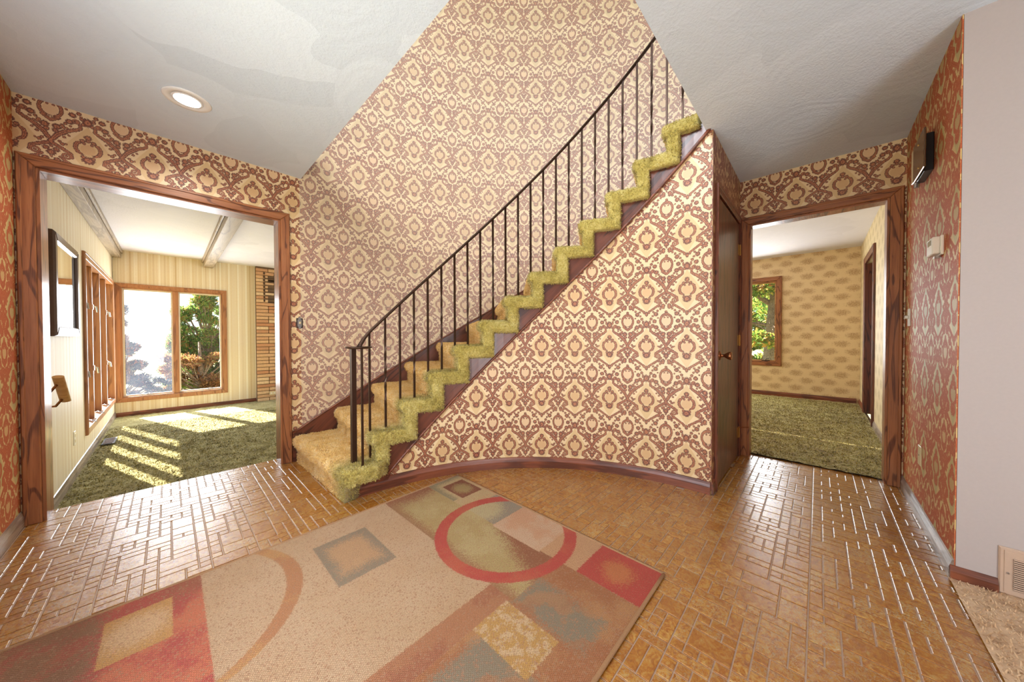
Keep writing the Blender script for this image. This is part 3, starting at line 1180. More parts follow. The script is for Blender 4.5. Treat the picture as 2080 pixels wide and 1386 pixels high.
rest = MB()
nt_ = 0
for t in tiles:
    wx, wy = t[1] - t[0] - GAP, t[3] - t[2] - GAP
    cx_, cy_ = (t[0] + t[1]) / 2, (t[2] + t[3]) / 2
    v, f = tile_shape(wx, wy)
    dz = rnd.uniform(-.0004, .0003)
    if nt_ < 300:
        key = (round(wx, 4), round(wy, 4))
        if key not in cache:
            cache[key] = MB().add(v, f).mesh('tile', TILE)
        o = D.objects.new('tile', cache[key])
        COL.objects.link(o)
        o.parent = fl
        o.location = (cx_, cy_, dz)
        o.rotation_euler = (rnd.uniform(-.002, .002), rnd.uniform(-.002, .002), 0)
        nt_ += 1
    else:
        rest.add([(p[0] + cx_, p[1] + cy_, p[2] + dz) for p in v], f)
o = rest.build('tile_field', TILE, fl)
o['kind'] = 'stuff'

# nosing of the step down into the living room
w = MB().box(-.51, .646, 3.43, 3.452, ZL, -.004, .004)
w.build('step_riser', W_H, fl)

# ------------------------------------------------------------------ carpets


def carpet(name, x0, x1, y0, y1, z, m, label, step=.03, amp=.008, seed=1, tufts=0, tlen=.02, kind='structure', box=None):
    nx, ny = max(2, int((x1 - x0) / step)), max(2, int((y1 - y0) / step))
    rs = np.random.RandomState(seed)
    X, Y = np.meshgrid(np.linspace(x0, x1, nx), np.linspace(y0, y1, ny))
    Z = z + amp * (rs.rand(ny, nx) - .5) * 2
    V = np.stack([X, Y, Z], -1).reshape(-1, 3)
    idx = np.arange(nx * ny).reshape(ny, nx)
    F = np.stack([idx[:-1, :-1], idx[:-1, 1:], idx[1:, 1:], idx[1:, :-1]], -1).reshape(-1, 4)
    me = D.meshes.new(name)
    me.from_pydata(V.tolist(), [], F.tolist())
    ul = me.uv_layers.new(name='UVMap')
    li = np.array([l.vertex_index for l in me.loops])
    ul.data.foreach_set('uv', V[li][:, :2].ravel())
    me.polygons.foreach_set('use_smooth', [True] * len(me.polygons))
    me.materials.append(m)
    o = D.objects.new(name, me)
    COL.objects.link(o)
    tag(o, label, 'carpet', None, kind)
    if tufts:
        bx = box or (x0, x1, y0, y1)
        A = np.stack([rs.uniform(bx[0], bx[1], tufts), rs.uniform(bx[2], bx[3], tufts), np.full(tufts, z - .004)], -1)
        t = blades(A, np.tile([0, 0, 1.0], (tufts, 1)), tlen, tlen * .5, rs, 2.2)
        mesh_np('pile', t[0], t[1], m, o, kind='stuff')
    return o


def blades(A, N, ln, wd_, rs, lean=.8):
    k = len(A)
    rv = rs.normal(size=(k, 3))
    rv -= (rv * N).sum(1, keepdims=True) * N
    rv /= np.linalg.norm(rv, axis=1, keepdims=True) + 1e-9
    side = np.cross(N, rv)
    L = ln * rs.uniform(.6, 1.3, (k, 1))
    tip = A + N * L + rv * L * lean * rs.uniform(0, 1, (k, 1))
    w_ = wd_ * rs.uniform(.6, 1.3, (k, 1))
    V = np.stack([A - side * w_ / 2, A + side * w_ / 2, tip + side * w_ * .25, tip - side * w_ * .25], 1).reshape(-1, 3)
    F = np.arange(4 * k).reshape(k, 4)
    return V, F


def mesh_np(name, V, F, m, parent=None, kind=None, loc=None):
    me = D.meshes.new(name)
    lo = np.array(wloc(parent)) if parent is not None else np.array(loc if loc is not None else (0, 0, 0))
    V = V - lo
    me.vertices.add(len(V))
    me.vertices.foreach_set('co', V.astype(np.float32).ravel())
    nf, k = F.shape
    me.loops.add(nf * k)
    me.loops.foreach_set('vertex_index', F.astype(np.int32).ravel())
    me.polygons.add(nf)
    me.polygons.foreach_set('loop_start', np.arange(0, nf * k, k, dtype=np.int32))
    me.polygons.foreach_set('loop_total', np.full(nf, k, dtype=np.int32))
    me.update(calc_edges=True)
    me.validate()
    ul = me.uv_layers.new(name='UVMap')
    me.materials.append(m)
    o = D.objects.new(name, me)
    COL.objects.link(o)
    if parent is not None:
        o.parent = parent
    else:
        o.location = tuple(lo)
    if kind:
        o['kind'] = kind
    return o


carpet('carpet_living', XL, 4.9, 3.452, YF, ZL + .012, SHAG_LIVING, 'olive green shag carpet on the sunken living room floor', .03, .006, 3, 60000, .013, box=(XL + .02, 2.2, 3.47, 7.0))
carpet('carpet_dining', XR + .075, XD, YR - .03, 3.9, .012, SHAG_DINING, 'olive and gold shag carpet on the dining room floor', .03, .005, 4, 40000, .013, box=(XR + .08, 7.2, -.45, 1.4))
carpet('carpet_open_room', XL, XW, -4.1, -.425, .006, BEIGE, 'beige carpet of the open room meeting the amber tiles', .05, .003, 5, 12000, .010, box=(1.4, 2.34, -1.3, -.43))
w = MB().box(-.7, 5.0, 3.45, YF + .1, ZL - .2, ZL - .01)
w.box(XR + .1, XD + .1, -.5, 4.0, -.1, -.004)
w.box(-.7, XW + .1, -4.2, -.426, -.1, -.002)
w.box(CX, XR + .1, YC + .1, 3.4, -.1, -.061)
struct('subfloor', w, MORTAR, 'floor slab under the carpets', 'floor')

# ------------------------------------------------------------------ casings and door frames
fY = lambda y0: (lambda a, z, t: (a, y0 - t, z))      # faces -y
fX = lambda x0: (lambda a, z, t: (x0 - t, a, z))      # faces -x
fYp = lambda y0: (lambda a, z, t: (a, y0 + t, z))     # faces +y
fXp = lambda x0: (lambda a, z, t: (x0 + t, a, z))     # faces +x


def frame(root, fn, a0, a1, z0, z1, wd_, th, mv, mh, sill=False, z_bot=None, names=('side_casing', 'head_casing', 'sill_casing')):
    """mitred casing round an opening a0..a1, up to z1"""
    zb = z0 - wd_ if sill else z0
    for s_, ai, ao in ((0, a0, a0 - wd_), (1, a1, a1 + wd_)):
        poly = [(ao, zb), (ai, z0), (ai, z1), (ao, z1 + wd_)]
        MB().prism(poly, fn, 0, th, .004).build(names[0], mv, root)
        # raised outer bead of the moulding
        k = .3
        bo = ao + (ai - ao) * .04
        bi = ao + (ai - ao) * k
        poly = [(bo, zb + (wd_ * .04 if sill else 0)), (bi, zb + (wd_ * k if sill else 0)), (bi, z1 + wd_ * (1 - k)), (bo, z1 + wd_ * .96)]
        MB().prism(poly, fn, th - .002, th + .004, .003).build('bead', mv, root)
    poly = [(a0, z1), (a1, z1), (a1 + wd_, z1 + wd_), (a0 - wd_, z1 + wd_)]
    MB().prism(poly, fn, 0, th, .004).build(names[1], mh, root)
    poly = [(a0 - wd_ * .7, z1 + wd_ * .7), (a1 + wd_ * .7, z1 + wd_ * .7), (a1 + wd_ * .96, z1 + wd_ * .96), (a0 - wd_ * .96, z1 + wd_ * .96)]
    MB().prism(poly, fn, th - .002, th + .004, .003).build('bead', mh, root)
    if sill:
        poly = [(a0 - wd_, z0 - wd_), (a1 + wd_, z0 - wd_), (a1, z0), (a0, z0)]
        MB().prism(poly, fn, 0, th, .004).build(names[2], mh, root)


# living room opening
d1 = empty('door_1', (.07, YB, 0), 'wide wood-cased opening from foyer to living room', 'doorway', None, 'structure')
frame(d1, fY(YB), -.514, .650, 0, 2.047, .064, .018, W_V, W_H)
MB().box(-.514, -.500, YB - .001, 3.436, 0, 2.047, .001).build('jamb', W_V, d1)
MB().box(.636, .650, YB - .001, 3.436, 0, 2.047, .001).build('jamb', W_V, d1)
MB().box(-.500, .636, YB - .001, 3.436, 2.033, 2.047, .001).build('head_jamb', W_H, d1)
# dining doorway
d2 = empty('door_2', (XR, .05, 0), 'wood-cased doorway from foyer to dining room', 'doorway', None, 'structure')
frame(d2, fX(XR), -.366, .450, 0, 2.047, .064, .018, W_V, W_H)
MB().box(XR - .001, XR + .115, -.366, -.352, 0, 2.047, .001).build('jamb', W_V, d2)
MB().box(XR - .001, XR + .115, .436, .450, 0, 2.047, .001).build('jamb', W_V, d2)
MB().box(XR - .001, XR + .115, -.352, .436, 2.033, 2.047, .001).build('head_jamb', W_H, d2)
# closet door
d3 = empty('door_3', (3.0, YC, 0), 'dark flush closet door with brass knob beside the stair wall', 'door', None, 'structure')
frame(d3, fY(YC), 2.62, 3.455, 0, 2.055, .055, .016, WD_V, WD_V)
MB().box(2.62, 3.455, YC + .05, YC + .06, 0, 2.055).build('jamb', WD_V, d3)
pn = MB().box(2.627, 3.440, YC - .006, YC + .030, .012, 2.040, .002).build('door_panel', W_DOOR, d3)
kx, kz = 2.68, .93
kn = MB().lathe([(.033, 0), (.034, -.004), (.026, -.010), (.011, -.014), (.010, -.030), (.014, -.036), (.024, -.052), (.029, -.066), (.0275, -.074), (.0, -.075)], (kx, YC - .006, kz), 'y', 24)
o = kn.build('knob', OLDBRASS, d3, smooth=True)
o['label'] = 'antique brass knob'
for hz in (1.82, 1.03, .22):
    hb = MB()
    hb.box(3.395, 3.438, YC - .0075, YC - .0055, hz - .045, hz + .045)
    hb.tube([(3.446, YC - .012, hz - .048), (3.446, YC - .012, hz + .048)], .006, 10)
    hb.box(3.452, 3.462, YC - .018, YC - .0155, hz - .045, hz + .045)
    hb.build('hinge', BRASS, d3)
st = MB().tube([(3.44, YC - .012, .262), (3.46, YC - .04, .264), (3.50, YC - .075, .262)], .003, 6)
st.build('door_stop', OLDBRASS, d3)
# dining side door
d4 = empty('door_4', (6.08, YR - .035, 0), 'wood-framed door in the dining room side wall', 'door', None, 'structure')
frame(d4, fYp(YR - .035), 5.63, 6.53, 0, 2.05, .08, .02, WD_V, WD_V)
MB().box(5.63, 6.53, YR - .11, YR - .085, .01, 2.05).build('door_panel', W_DOOR, d4)
MB().box(5.615, 5.63, YR - .12, YR - .035, 0, 2.05).build('jamb', WD_V, d4)
MB().box(6.53, 6.545, YR - .12, YR - .035, 0, 2.05).build('jamb', WD_V, d4)
MB().box(5.63, 5.634, YR - .08, YR - .05, .9, 1.0).build('strike_plate', BRASS, d4)
# front door casing at the left margin
d5 = empty('door_5', (XL, 2.2, 0), 'front entry frame at the far left edge', 'door', None, 'structure')
frame(d5, fXp(XL), .40, 2.765, 0, 2.08, .066, .018, W_V, W_H)
MB().box(XL - .12, XL - .11, 1.72, 2.76, 0, 2.08).build('door_panel', W_DOOR, d5)
MB().box(XL - .10, XL - .09, .42, 1.66, .1, 2.05).build('pane', GLASS, d5)
MB().box(XL - .12, XL - .0, 1.66, 1.74, 0, 2.08).build('mullion', W_V, d5)

# ------------------------------------------------------------------ baseboards
def baseb(name, path, h, th, m, label, closed=False):
    """path: list of (x, y, nx, ny) on the wall face with inward normal"""
    prof = [(0, 0), (th, 0), (th, h * .62), (th * .62, h * .80), (th * .42, h * .97), (0, h)]
    vs, uvs = [], []
    L = 0
    for i, (x, y, nx, ny) in enumerate(path):
        if i:
            L += hypot(x - path[i - 1][0], y - path[i - 1][1])
        for t, z in prof:
            vs.append((x + nx * t, y + ny * t, z + (path_z[0])))
            uvs.append((L, z + t))
    k = len(prof)
    fs = []
    for i in range(len(path) - 1):
        for j in range(k):
            fs.append((i * k + j, i * k + (j + 1) % k, (i + 1) * k + (j + 1) % k, (i + 1) * k + j))
    fs += [tuple(range(k)), tuple(range((len(path) - 1) * k, len(path) * k))]
    o = MB().add(vs, fs, uvs).build(name, m, loc=(path[0][0], path[0][1], path_z[0]))
    return tag(o, label, 'baseboard', None, 'structure')


path_z = [0]
pts = [(P(a, RI, 0)[0], P(a, RI, 0)[1], -sin(R(a)), -cos(R(a))) for a in np.linspace(1.5, 90, 50)]
baseb('baseboard_curved', pts, .085, .016, W_BASE, 'reddish oak baseboard curving along the under-stair wall')
baseb('baseboard_right', [(XR, YR, 0, 1), (XW, YR, 0, 1)], .085, .014, W_PALE, 'greyish sheen baseboard along the right hand papered wall')
baseb('baseboard_painted', [(XW, YR + .012, -1, 0), (XW, -.549, -1, 0)], .062, .012, W_BASE, 'short reddish baseboard between the corner and the return grille')
baseb('baseboard_dining_corner', [(XR, YR, -1, 0), (XR, -.43, -1, 0)], .085, .014, W_BASE, 'tiny baseboard return beside the dining doorway')
baseb('baseboard_closet', [(ex, YC, 0, -1), (2.566, YC, 0, -1)], .085, .012, W_BASE, 'tiny dark baseboard stub beside the closet door')
baseb('baseboard_left', [(XL, YB, 1, 0), (XL, 2.83, 1, 0)], .085, .014, W_PALE, 'short baseboard under the russet strip at the left edge')
path_z = [ZL]
baseb('baseboard_living_side', [(XL - .005, YF, 1, 0), (XL - .005, 3.44, 1, 0)], .10, .014, W_PALE, 'pale baseboard below the living room mirror wall')
baseb('baseboard_living_far', [(XL, YF, 0, -1), (1.16, YF, 0, -1)], .075, .014, W_BASE, 'brown baseboard under the double window')
path_z = [0]
baseb('baseboard_dining_far', [(XD, YR, -1, 0), (XD, 3.9, -1, 0)], .085, .014, W_BASE, 'brown baseboard along the floral dining wall')
baseb('baseboard_dining_side', [(XD, YR - .035, 0, 1), (6.61, YR - .035, 0, 1)], .085, .014, W_BASE, 'brown baseboard beyond the dining side door')
baseb('baseboard_dining_near', [(5.55, YR - .035, 0, 1), (3.64, YR - .035, 0, 1)], .085, .014, W_PALE, 'pale baseboard between doorway and dining side door')

# ------------------------------------------------------------------ staircase
stair = empty('staircase', P(45, 2.2, 0), 'curved staircase with gold shag carpet and oak stringers', 'staircase')
RISE = .1955


def zt(k):
    return .1955 * k + .018


def step_mesh(k):
    a0 = 6.8 * k - 7.6            # riser line (degrees)
    a1 = a0 + 6.8
    zk, zp = zt(k), zt(k - 1) if k > 1 else 0.0
    r_in = 1.655
    r_out = RO - .022
    th = .085
    nr = 34
    prof = []
    # (s metres from the riser line, z, isback)
    segs = []
    zb = zp - .02 if k > 1 else 0.0
    for q in np.linspace(zb, zk - .10, 7):
        segs.append((0.0, q))
    for t in np.linspace(-80, 90, 10):
        segs.append((.004 - .036 * cos(R(t)), zk - .040 + .040 * sin(R(t))))
    nose_end = len(segs)
    for q in np.linspace(.12, 1, 9):
        segs.append(('B', q, zk))
    for q in (.35, .8, 1):
        segs.append(('B', 1, zk - th * q))
    for q in (.66, .33):
        segs.append(('B', q, zk - th))
    segs.append((.078, zk - th))
    for q in (.5, 1):
        segs.append((.078, zk - th + (zb - zk + th) * q))
    V = []
    first = k == 1
    rr = [r_in + x for x in (0, .004, .010, .022, .045)] + list(np.linspace(r_in + .08, r_out, nr - 5))
    if first:
        rr = [1.60 + x for x in (0, .004, .014, .03, .055)] + list(np.linspace(1.69, r_out, nr - 5))
    ins = [.012, .006, .002, 0, 0] + [0] * (nr - 5)
    cz_ = zk - th / 2
    for i, r in enumerate(rr):
        back = r * R(6.8) + (.075 if k < 13 else 0)
        ptsr = []
        for q in segs:
            if q[0] == 'B':
                ptsr.append([.02 + (back - .02) * q[1], q[2]])
            else:
                s_, z_ = q
                if first and r < 1.685 and z_ < zk - .095:
                    # riser stops short: bullnose overhang only
                    z_ = zk - .09
                ptsr.append([s_, z_])
        A = np.array(ptsr)
        if ins[i] > 0:
            nxt = np.roll(A, -1, 0) - np.roll(A, 1, 0)
            nn = np.stack([-nxt[:, 1], nxt[:, 0]], 1)
            nn /= np.linalg.norm(nn, axis=1, keepdims=True) + 1e-6
            A = A - nn * ins[i] * -1 * (1 if area2(A) > 0 else -1)
        if first and r < 1.69:
            # rounded front corner of the bullnose
            q = (1.69 - r) / .09
            A[:, 0] = np.maximum(A[:, 0], -.036 + .07 * q ** 2.2)
            A[:, 0] = np.minimum(A[:, 0], back - .10 * q ** 1.5)
        for s_, z_ in A:
            ang = R(a0) + s_ / r
            V.append((CX + r * sin(ang), CY + r * cos(ang), z_))
    m_ = len(segs)
    F = []
    for i in range(nr - 1):
        for j in range(m_):
            F.append((i * m_ + j, i * m_ + (j + 1) % m_, (i + 1) * m_ + (j + 1) % m_, (i + 1) * m_ + j))
    caps = [tuple(range(m_)), tuple(range((nr - 1) * m_, nr * m_))]
    return V, F, caps, m_, nr


def area2(A):
    x, y = A[:, 0], A[:, 1]
    return np.sum(x * np.roll(y, -1) - np.roll(x, -1) * y)


rs = np.random.RandomState(5)
for k in range(1, 14):
    V, F, caps, m_, nr = step_mesh(k)
    mb = MB().add(V, F + caps)
    me = mb.mesh('step', SHAG_STAIR, wloc(stair), smooth=True)
    # gentle lumps of the pile
    bm = bmesh.new()
    bm.from_mesh(me)
    bm.normal_update()
    for v in bm.verts:
        v.co += v.normal * (.005 + rs.uniform(-.004, .005))
    tri = bmesh.ops.triangulate(bm, faces=[f for f in bm.faces if len(f.verts) > 4])
    bm.to_mesh(me)
    bm.free()
    o = D.objects.new('step', me)
    COL.objects.link(o)
    o.parent = stair
    # tufts of pile over every face
    me.calc_loop_triangles()
    vv = np.array([v.co[:] for v in me.vertices])
    tt = np.array([t.vertices[:] for t in me.loop_triangles])
    A_, B_, C_ = vv[tt[:, 0]], vv[tt[:, 1]], vv[tt[:, 2]]
    cr_ = np.cross(B_ - A_, C_ - A_)
    ar = np.linalg.norm(cr_, axis=1) / 2
    # fewer tufts high up where they are small
    cnt = 34000 if k <= 4 else (22000 if k <= 8 else 12000)
    pick = rs.choice(len(tt), cnt, p=ar / ar.sum())
    a_, b_ = rs.rand(cnt, 1), rs.rand(cnt, 1)
    sw = (a_ + b_) > 1
    a_, b_ = np.where(sw, 1 - a_, a_), np.where(sw, 1 - b_, b_)
    Pp = A_[pick] + a_ * (B_ - A_)[pick] + b_ * (C_ - A_)[pick]
    Nn = cr_[pick] / (np.linalg.norm(cr_[pick], axis=1, keepdims=True) + 1e-9)
    TV, TF = blades(Pp - Nn * .002, Nn, .0095, .0045, rs, 1.7)
    mesh_np('pile', TV + np.array(wloc(stair)), TF, SHAG_STAIR, o, kind='stuff')


def ribbon(name, r0, r1, a_list, zb, ztp, m, parent, uvz=True):
    vs, fs, uvs = [], [], []
    for a in a_list:
        for r, z in ((r0, zb(a)), (r0, ztp(a)), (r1, ztp(a)), (r1, zb(a))):
            vs.append(P(a, r, z))
            uu = R(a) * r0
            uvs.append((uu * .72 + z * .69, z * .72 - uu * .69))
    n_ = len(a_list)
    for i in range(n_ - 1):
        for j in range(4):
            fs.append((4 * i + j, 4 * i + (j + 1) % 4, 4 * i + 4 + (j + 1) % 4, 4 * i + 4 + j))
    fs += [(0, 1, 2, 3), tuple(4 * n_ - 4 + j for j in range(4))]
    return MB().add(vs, fs, uvs).build(name, m, parent)


# inner stringer: sawtooth upper edge under the treads
al = []
for k in range(1, 15):
    a0 = 6.8 * k - 7.6
    al += [a0 + 1.2, a0 + 1.25] + list(np.linspace(a0 + 1.9, a0 + 7.4, 4))
al = sorted(set([x for x in al if x <= 90] + [90]))
al = [x for x in al if x > 2.2]


def ztop_in(a):
    k = int((a + 7.6 - 1.2) // 6.8)
    k = max(1, min(13, k))
    return min(H + .18, zt(k) - .06)


ribbon('inner_stringer', RI - .012, RI + .06, al, lambda a: max(0.0, zlow(a) - .005) if a > 9 else 0.0, lambda a: max(ztop_in(a), zlow(a) + .02), W_STR, stair)
# cap moulding along its lower edge
cap = [P(a, RI - .016, zlow(a) + .004) for a in np.linspace(8.4, 89.8, 60)]
MB().tube(cap, (.010), 8).build('cap_moulding', W_BASE, stair, smooth=True)
# outer stringer on the wall
zo = lambda a: .29 + .0282 * a
al2 = list(np.linspace(0, 89.5, 60))
ribbon('outer_stringer', RO - .022, RO - .001, al2, lambda a: max(0, zo(a) - .42), zo, W_STR, stair)
poly = [(.716, 0), (.79, 0), (.79, zo(0)), (.716, zo(-1.5))]
MB().prism(poly, fY(YB), 0, .022, .001).build('stringer_end', W_STR, stair)
cap = [(.716, YB - .018, zo(-1.5))] + [P(a, RO - .018, zo(a)) for a in np.linspace(0, 89, 60)]
MB().tube(cap, (.014, .009), 8).build('cap_moulding', W_BASE, stair, smooth=True)

# ------------------------------------------------------------------ railing
rail = empty('stair_railing', P(2, 1.757, zt(1)), 'bronze iron stair railing with twisted balusters and round newel cap', 'railing')
RB = 1.742


def zr(a):
    # measured line of the handrail
    return 1.098 + .0300 * (a - 5.2) if a > 5.2 else 1.098 - .035 * (5.2 - a)


hr = [(P(2.6, 1.70, 1.003)), (P(3.1, 1.712, 1.02)), P(4.0, 1.73, 1.055)]
hr += [P(a, RB, zr(a)) for a in np.linspace(5.2, 97, 90)]
MB().tube(hr, [(.016, .010)] * len(hr), 10).build('handrail', BLACK_IRON, rail, smooth=True)
MB().lathe([(.0, -.007), (.055, -.009), (.080, -.003), (.084, .002), (.080, .006), (.0, .008)], (.872, 2.232, .997), 'z', 32).build('newel_cap', BLACK_IRON, rail, smooth=True)
MB().box(.851 - .016, .851 + .016, 2.276 - .016, 2.276 + .016, zt(1) - .02, .992, .002).build('newel_post', BLACK_IRON, rail)


def baluster(x, y, z0, z1, twist):
    """square bar with a twisted middle"""
    hs = .0065
    vs, fs = [], []
    nn = 26 if twist else 2
    for i in range(nn):
        f = i / (nn - 1)
        z = z0 + (z1 - z0) * f
        an = pi / 4 + (min(max((f - .22) / .56, 0), 1) * 2 * pi * 1.0 if twist else 0)
        for k in range(4):
            t = an + k * pi / 2
            vs.append((x + hs * 1.35 * cos(t), y + hs * 1.35 * sin(t), z))
    for i in range(nn - 1):
        for k in range(4):
            fs.append((4 * i + k, 4 * i + (k + 1) % 4, 4 * i + 4 + (k + 1) % 4, 4 * i + 4 + k))
    fs += [(0, 1, 2, 3), tuple(4 * nn - 4 + k for k in range(4))]
    return MB().add(vs, fs)


baluster(.866, 2.170, zt(1) - .02, .993, False).build('baluster', BLACK_IRON, rail)
p = P(5.5, 1.76, 0)
baluster(p[0], p[1], zt(1) - .02, zr(5.5) - .006, False).build('baluster', BLACK_IRON, rail)
i = 0
a = 8.95
while a < 91:
    k = int((a + 7.6 + 1.0) // 6.8)
    k = max(1, min(13, k))
    p = P(a, RB + .01 if a < 20 else RB, 0)
    baluster(p[0], p[1], zt(k) - .02, zr(a) - .005, i % 2 == 0).build('baluster', BLACK_IRON, rail)
    a += 3.4
    i += 1

# ------------------------------------------------------------------ rug
rx0, rx1, ry0, ry1 = -.80, 1.502, .492, 1.998
rg = MB()
nx, ny = 40, 30
vs, fs = [], []
for j in range(ny + 1):
    for i_ in range(nx + 1):
        x = rx0 + (rx1 - rx0) * i_ / nx
        y = ry0 + (ry1 - ry0) * j / ny
        wv = .0012 * sin(x * 5 + y * 3) + .0008 * sin(y * 9)
        vs.append((x, y, .0095 + wv * (0 if i_ in (0, nx) or j in (0, ny) else 1)))
for j in range(ny):
    for i_ in range(nx):
        q = j * (nx + 1) + i_
        fs.append((q, q + 1, q + nx + 2, q + nx + 1))
rg.add(vs, fs)
rg.box(rx0, rx1, ry0, ry1, .001, .006)
rug = rg.build('rug', RUG, loc=((rx0 + rx1) / 2, (ry0 + ry1) / 2, .001), smooth=False, fixn=False)
tag(rug, 'woven area rug with red ring, grey square and tan shapes on the tiles', 'rug')
for q in (((rx0, ry0), (rx1, ry0)), ((rx1, ry0), (rx1, ry1)), ((rx1, ry1), (rx0, ry1)), ((rx0, ry1), (rx0, ry0))):
    n_ = 24
    pth = [(q[0][0] + (q[1][0] - q[0][0]) * t / n_, q[0][1] + (q[1][1] - q[0][1]) * t / n_, .0075) for t in range(n_ + 1)]
    MB().tube(pth, (.0075, .006), 8).build('binding', BIND, rug, smooth=True)

# ------------------------------------------------------------------ recessed lamp
def downlight(x, y, label, lit):
    dl = empty('recessed_light', (x, y, H), label, 'ceiling light')
    MB().lathe([(.066, .0), (.068, -.004), (.100, -.007), (.104, -.003), (.104, .0)], (x, y, H), 'z', 40).build('trim_ring', LAMPW, dl, smooth=True)
    MB().lathe([(.068, -.0045), (.067, -.0065), (.058, -.0075), (.056, -.0055)], (x, y, H), 'z', 40).build('inner_ring', LAMPW, dl, smooth=True)
    MB().lathe([(.057, -.0070), (.055, -.0080), (.0, -.0085)], (x, y, H), 'z', 40).build('lens', LAMPLENS, dl)
    l = D.lights.new('recessed_lamp_light', 'AREA')
    l.shape = 'DISK'
    l.size = .11
    l.energy = lit
    l.color = WARM
    l.spread = R(150)
    lo = D.objects.new('recessed_lamp_light', l)
    COL.objects.link(lo)
    lo.parent = dl
    lo.location = (0, 0, -.012)
    return dl


downlight(.09, 2.655, 'lit white recessed lamp in the grey ceiling', 9)
downlight(.10, .55, 'added recessed lamp above the camera, out of view', 9)  # unseen lamp, added for more even light


def wallbox(name, label, cat, loc):
    return empty(name, loc, label, cat)


# door chime on the right hand wall
ch = wallbox('door_chime', 'brown metal door chime box near the ceiling, cream edged', 'door chime', (2.64, YR, 1.97))
MB().box(2.79, 3.0, YR, YR + .034, 1.95, 2.15, .003).build('housing', BLACKP, ch)
MB().box(2.70, 2.965, YR + .040, YR + .048, 1.945, 2.15, .003).build('cover_plate', plain('bronze_plate', srgb(120, 96, 74), .25, .7), ch)
MB().box(2.972, 3.025, YR + .02, YR + .046, 1.955, 2.145, .004).build('side_tube', CREAM, ch)
for z in (1.985, 2.11):
    MB().lathe([(.0055, 0), (.0055, .003), (.0, .004)], (2.83, YR + .048, z), 'y', 10).build('screw', BRASS, ch)
MB().tube([(2.99, YR + .03, 1.955), (2.99, YR + .03, 1.925)], .012, 10).build('tube_end', CHROME, ch)

# thermostat
th = wallbox('thermostat', 'small white thermostat box halfway up the russet wall', 'thermostat', (2.60, YR, 1.5))
MB().box(2.575, 2.70, YR, YR + .010, 1.462, 1.556, .002).build('wall_plate', WHITE, th)
MB().box(2.580, 2.69, YR + .010, YR + .036, 1.468, 1.552, .004).build('cover', WHITE, th)
MB().box(2.60, 2.66, YR + .036, YR + .0375, 1.515, 1.54).build('display', plain('grey_display', srgb(120, 126, 118), .2), th)
MB().box(2.62, 2.64, YR + .004, YR + .022, 1.452, 1.463).build('lever', CHROME, th)

# light switch by the dining doorway, outlet cover below
sw = wallbox('light_switch', 'white toggle switch plate at the corner by the dining doorway', 'light switch', (3.36, YR, 1.19))
MB().box(3.325, 3.395, YR, YR + .006, 1.13, 1.245, .002).build('plate', WHITE, sw)
MB().box(3.355, 3.366, YR + .006, YR + .022, 1.18, 1.20, .002).build('toggle', WHITE, sw)
ou = wallbox('wall_outlet', 'cream blank plate low on the russet wall', 'outlet', (3.0, YR, .37))
MB().box(2.965, 3.035, YR, YR + .006, .312, .425, .002).build('plate', CREAM, ou)
MB().lathe([(.004, 0), (.004, .002)], (3.0, YR + .006, .37), 'y', 8).build('screw', CHROME, ou)

# uncovered switch on the stair wall
us = wallbox('bare_switch', 'uncovered metal toggle switch in a cut-out beside the living room opening', 'light switch', (.783, YB, 1.19))
yy = YB
MB().box(.757, .806, yy - .003, yy + .0, 1.148, 1.232).build('box_shade_sheet', DARK, us)  # dark sheet on the wall stands in for the shaded box hollow
MB().box(.763, .797, yy - .008, yy - .003, 1.158, 1.222, .002).build('switch_body', CHROME, us)
MB().box(.770, .790, yy - .010, yy - .002, 1.222, 1.240, .001).build('mounting_ear', CHROME, us)
MB().box(.770, .790, yy - .010, yy - .002, 1.140, 1.158, .001).build('mounting_ear', CHROME, us)
MB().box(.776, .786, yy - .022, yy - .008, 1.182, 1.202, .002).build('toggle', CREAM, us)
rdp = plain('torn_backing', srgb(120, 44, 34), .8)
MB().prism([(.800, 1.225), (.822, 1.232), (.816, 1.246), (.796, 1.246)], fY(YB), 0, .0012).build('torn_paper', rdp, us)
MB().prism([(.800, 1.150), (.820, 1.160), (.822, 1.140), (.792, 1.136)], fY(YB), 0, .0012).build('torn_paper', rdp, us)

# return air grille on the painted wall
ve = wallbox('return_air_grille', 'beige metal return air grille low on the painted wall', 'vent', (XW, -.75, .1))
a0_, a1_ = -.95, -.549
VB = plain('beige_metal', srgb(190, 164, 142), .4, 0, .03)
MB().prism([(a1_, .008), (a0_, .008), (a0_, .200), (a1_, .200)], fX(XW), 0, .008, .004).build('frame', VB, ve)
MB().prism([(a1_ - .012, .018), (a0_ + .012, .018), (a0_ + .012, .190), (a1_ - .012, .190)], fX(XW), .008, .010, .001).build('face_plate', VB, ve)
MB().prism([(a1_ - .033, .033), (a0_ + .033, .033), (a0_ + .033, .162), (a1_ - .033, .162)], fX(XW), .0095, .0105).build('cavity_shade_sheet', DARK, ve)  # dark sheet paints the shaded depth behind the slats
for q in range(16):
    z = .036 + q * .0081
    MB().box(XW - .0145, XW - .0105, a0_ + .033, a1_ - .033, z, z + .0045).build('slat', VB, ve)
MB().lathe([(.0045, 0), (.003, -.004)], (XW - .010, a1_ - .021, .098), 'x', 8).build('screw', CHROME, ve)

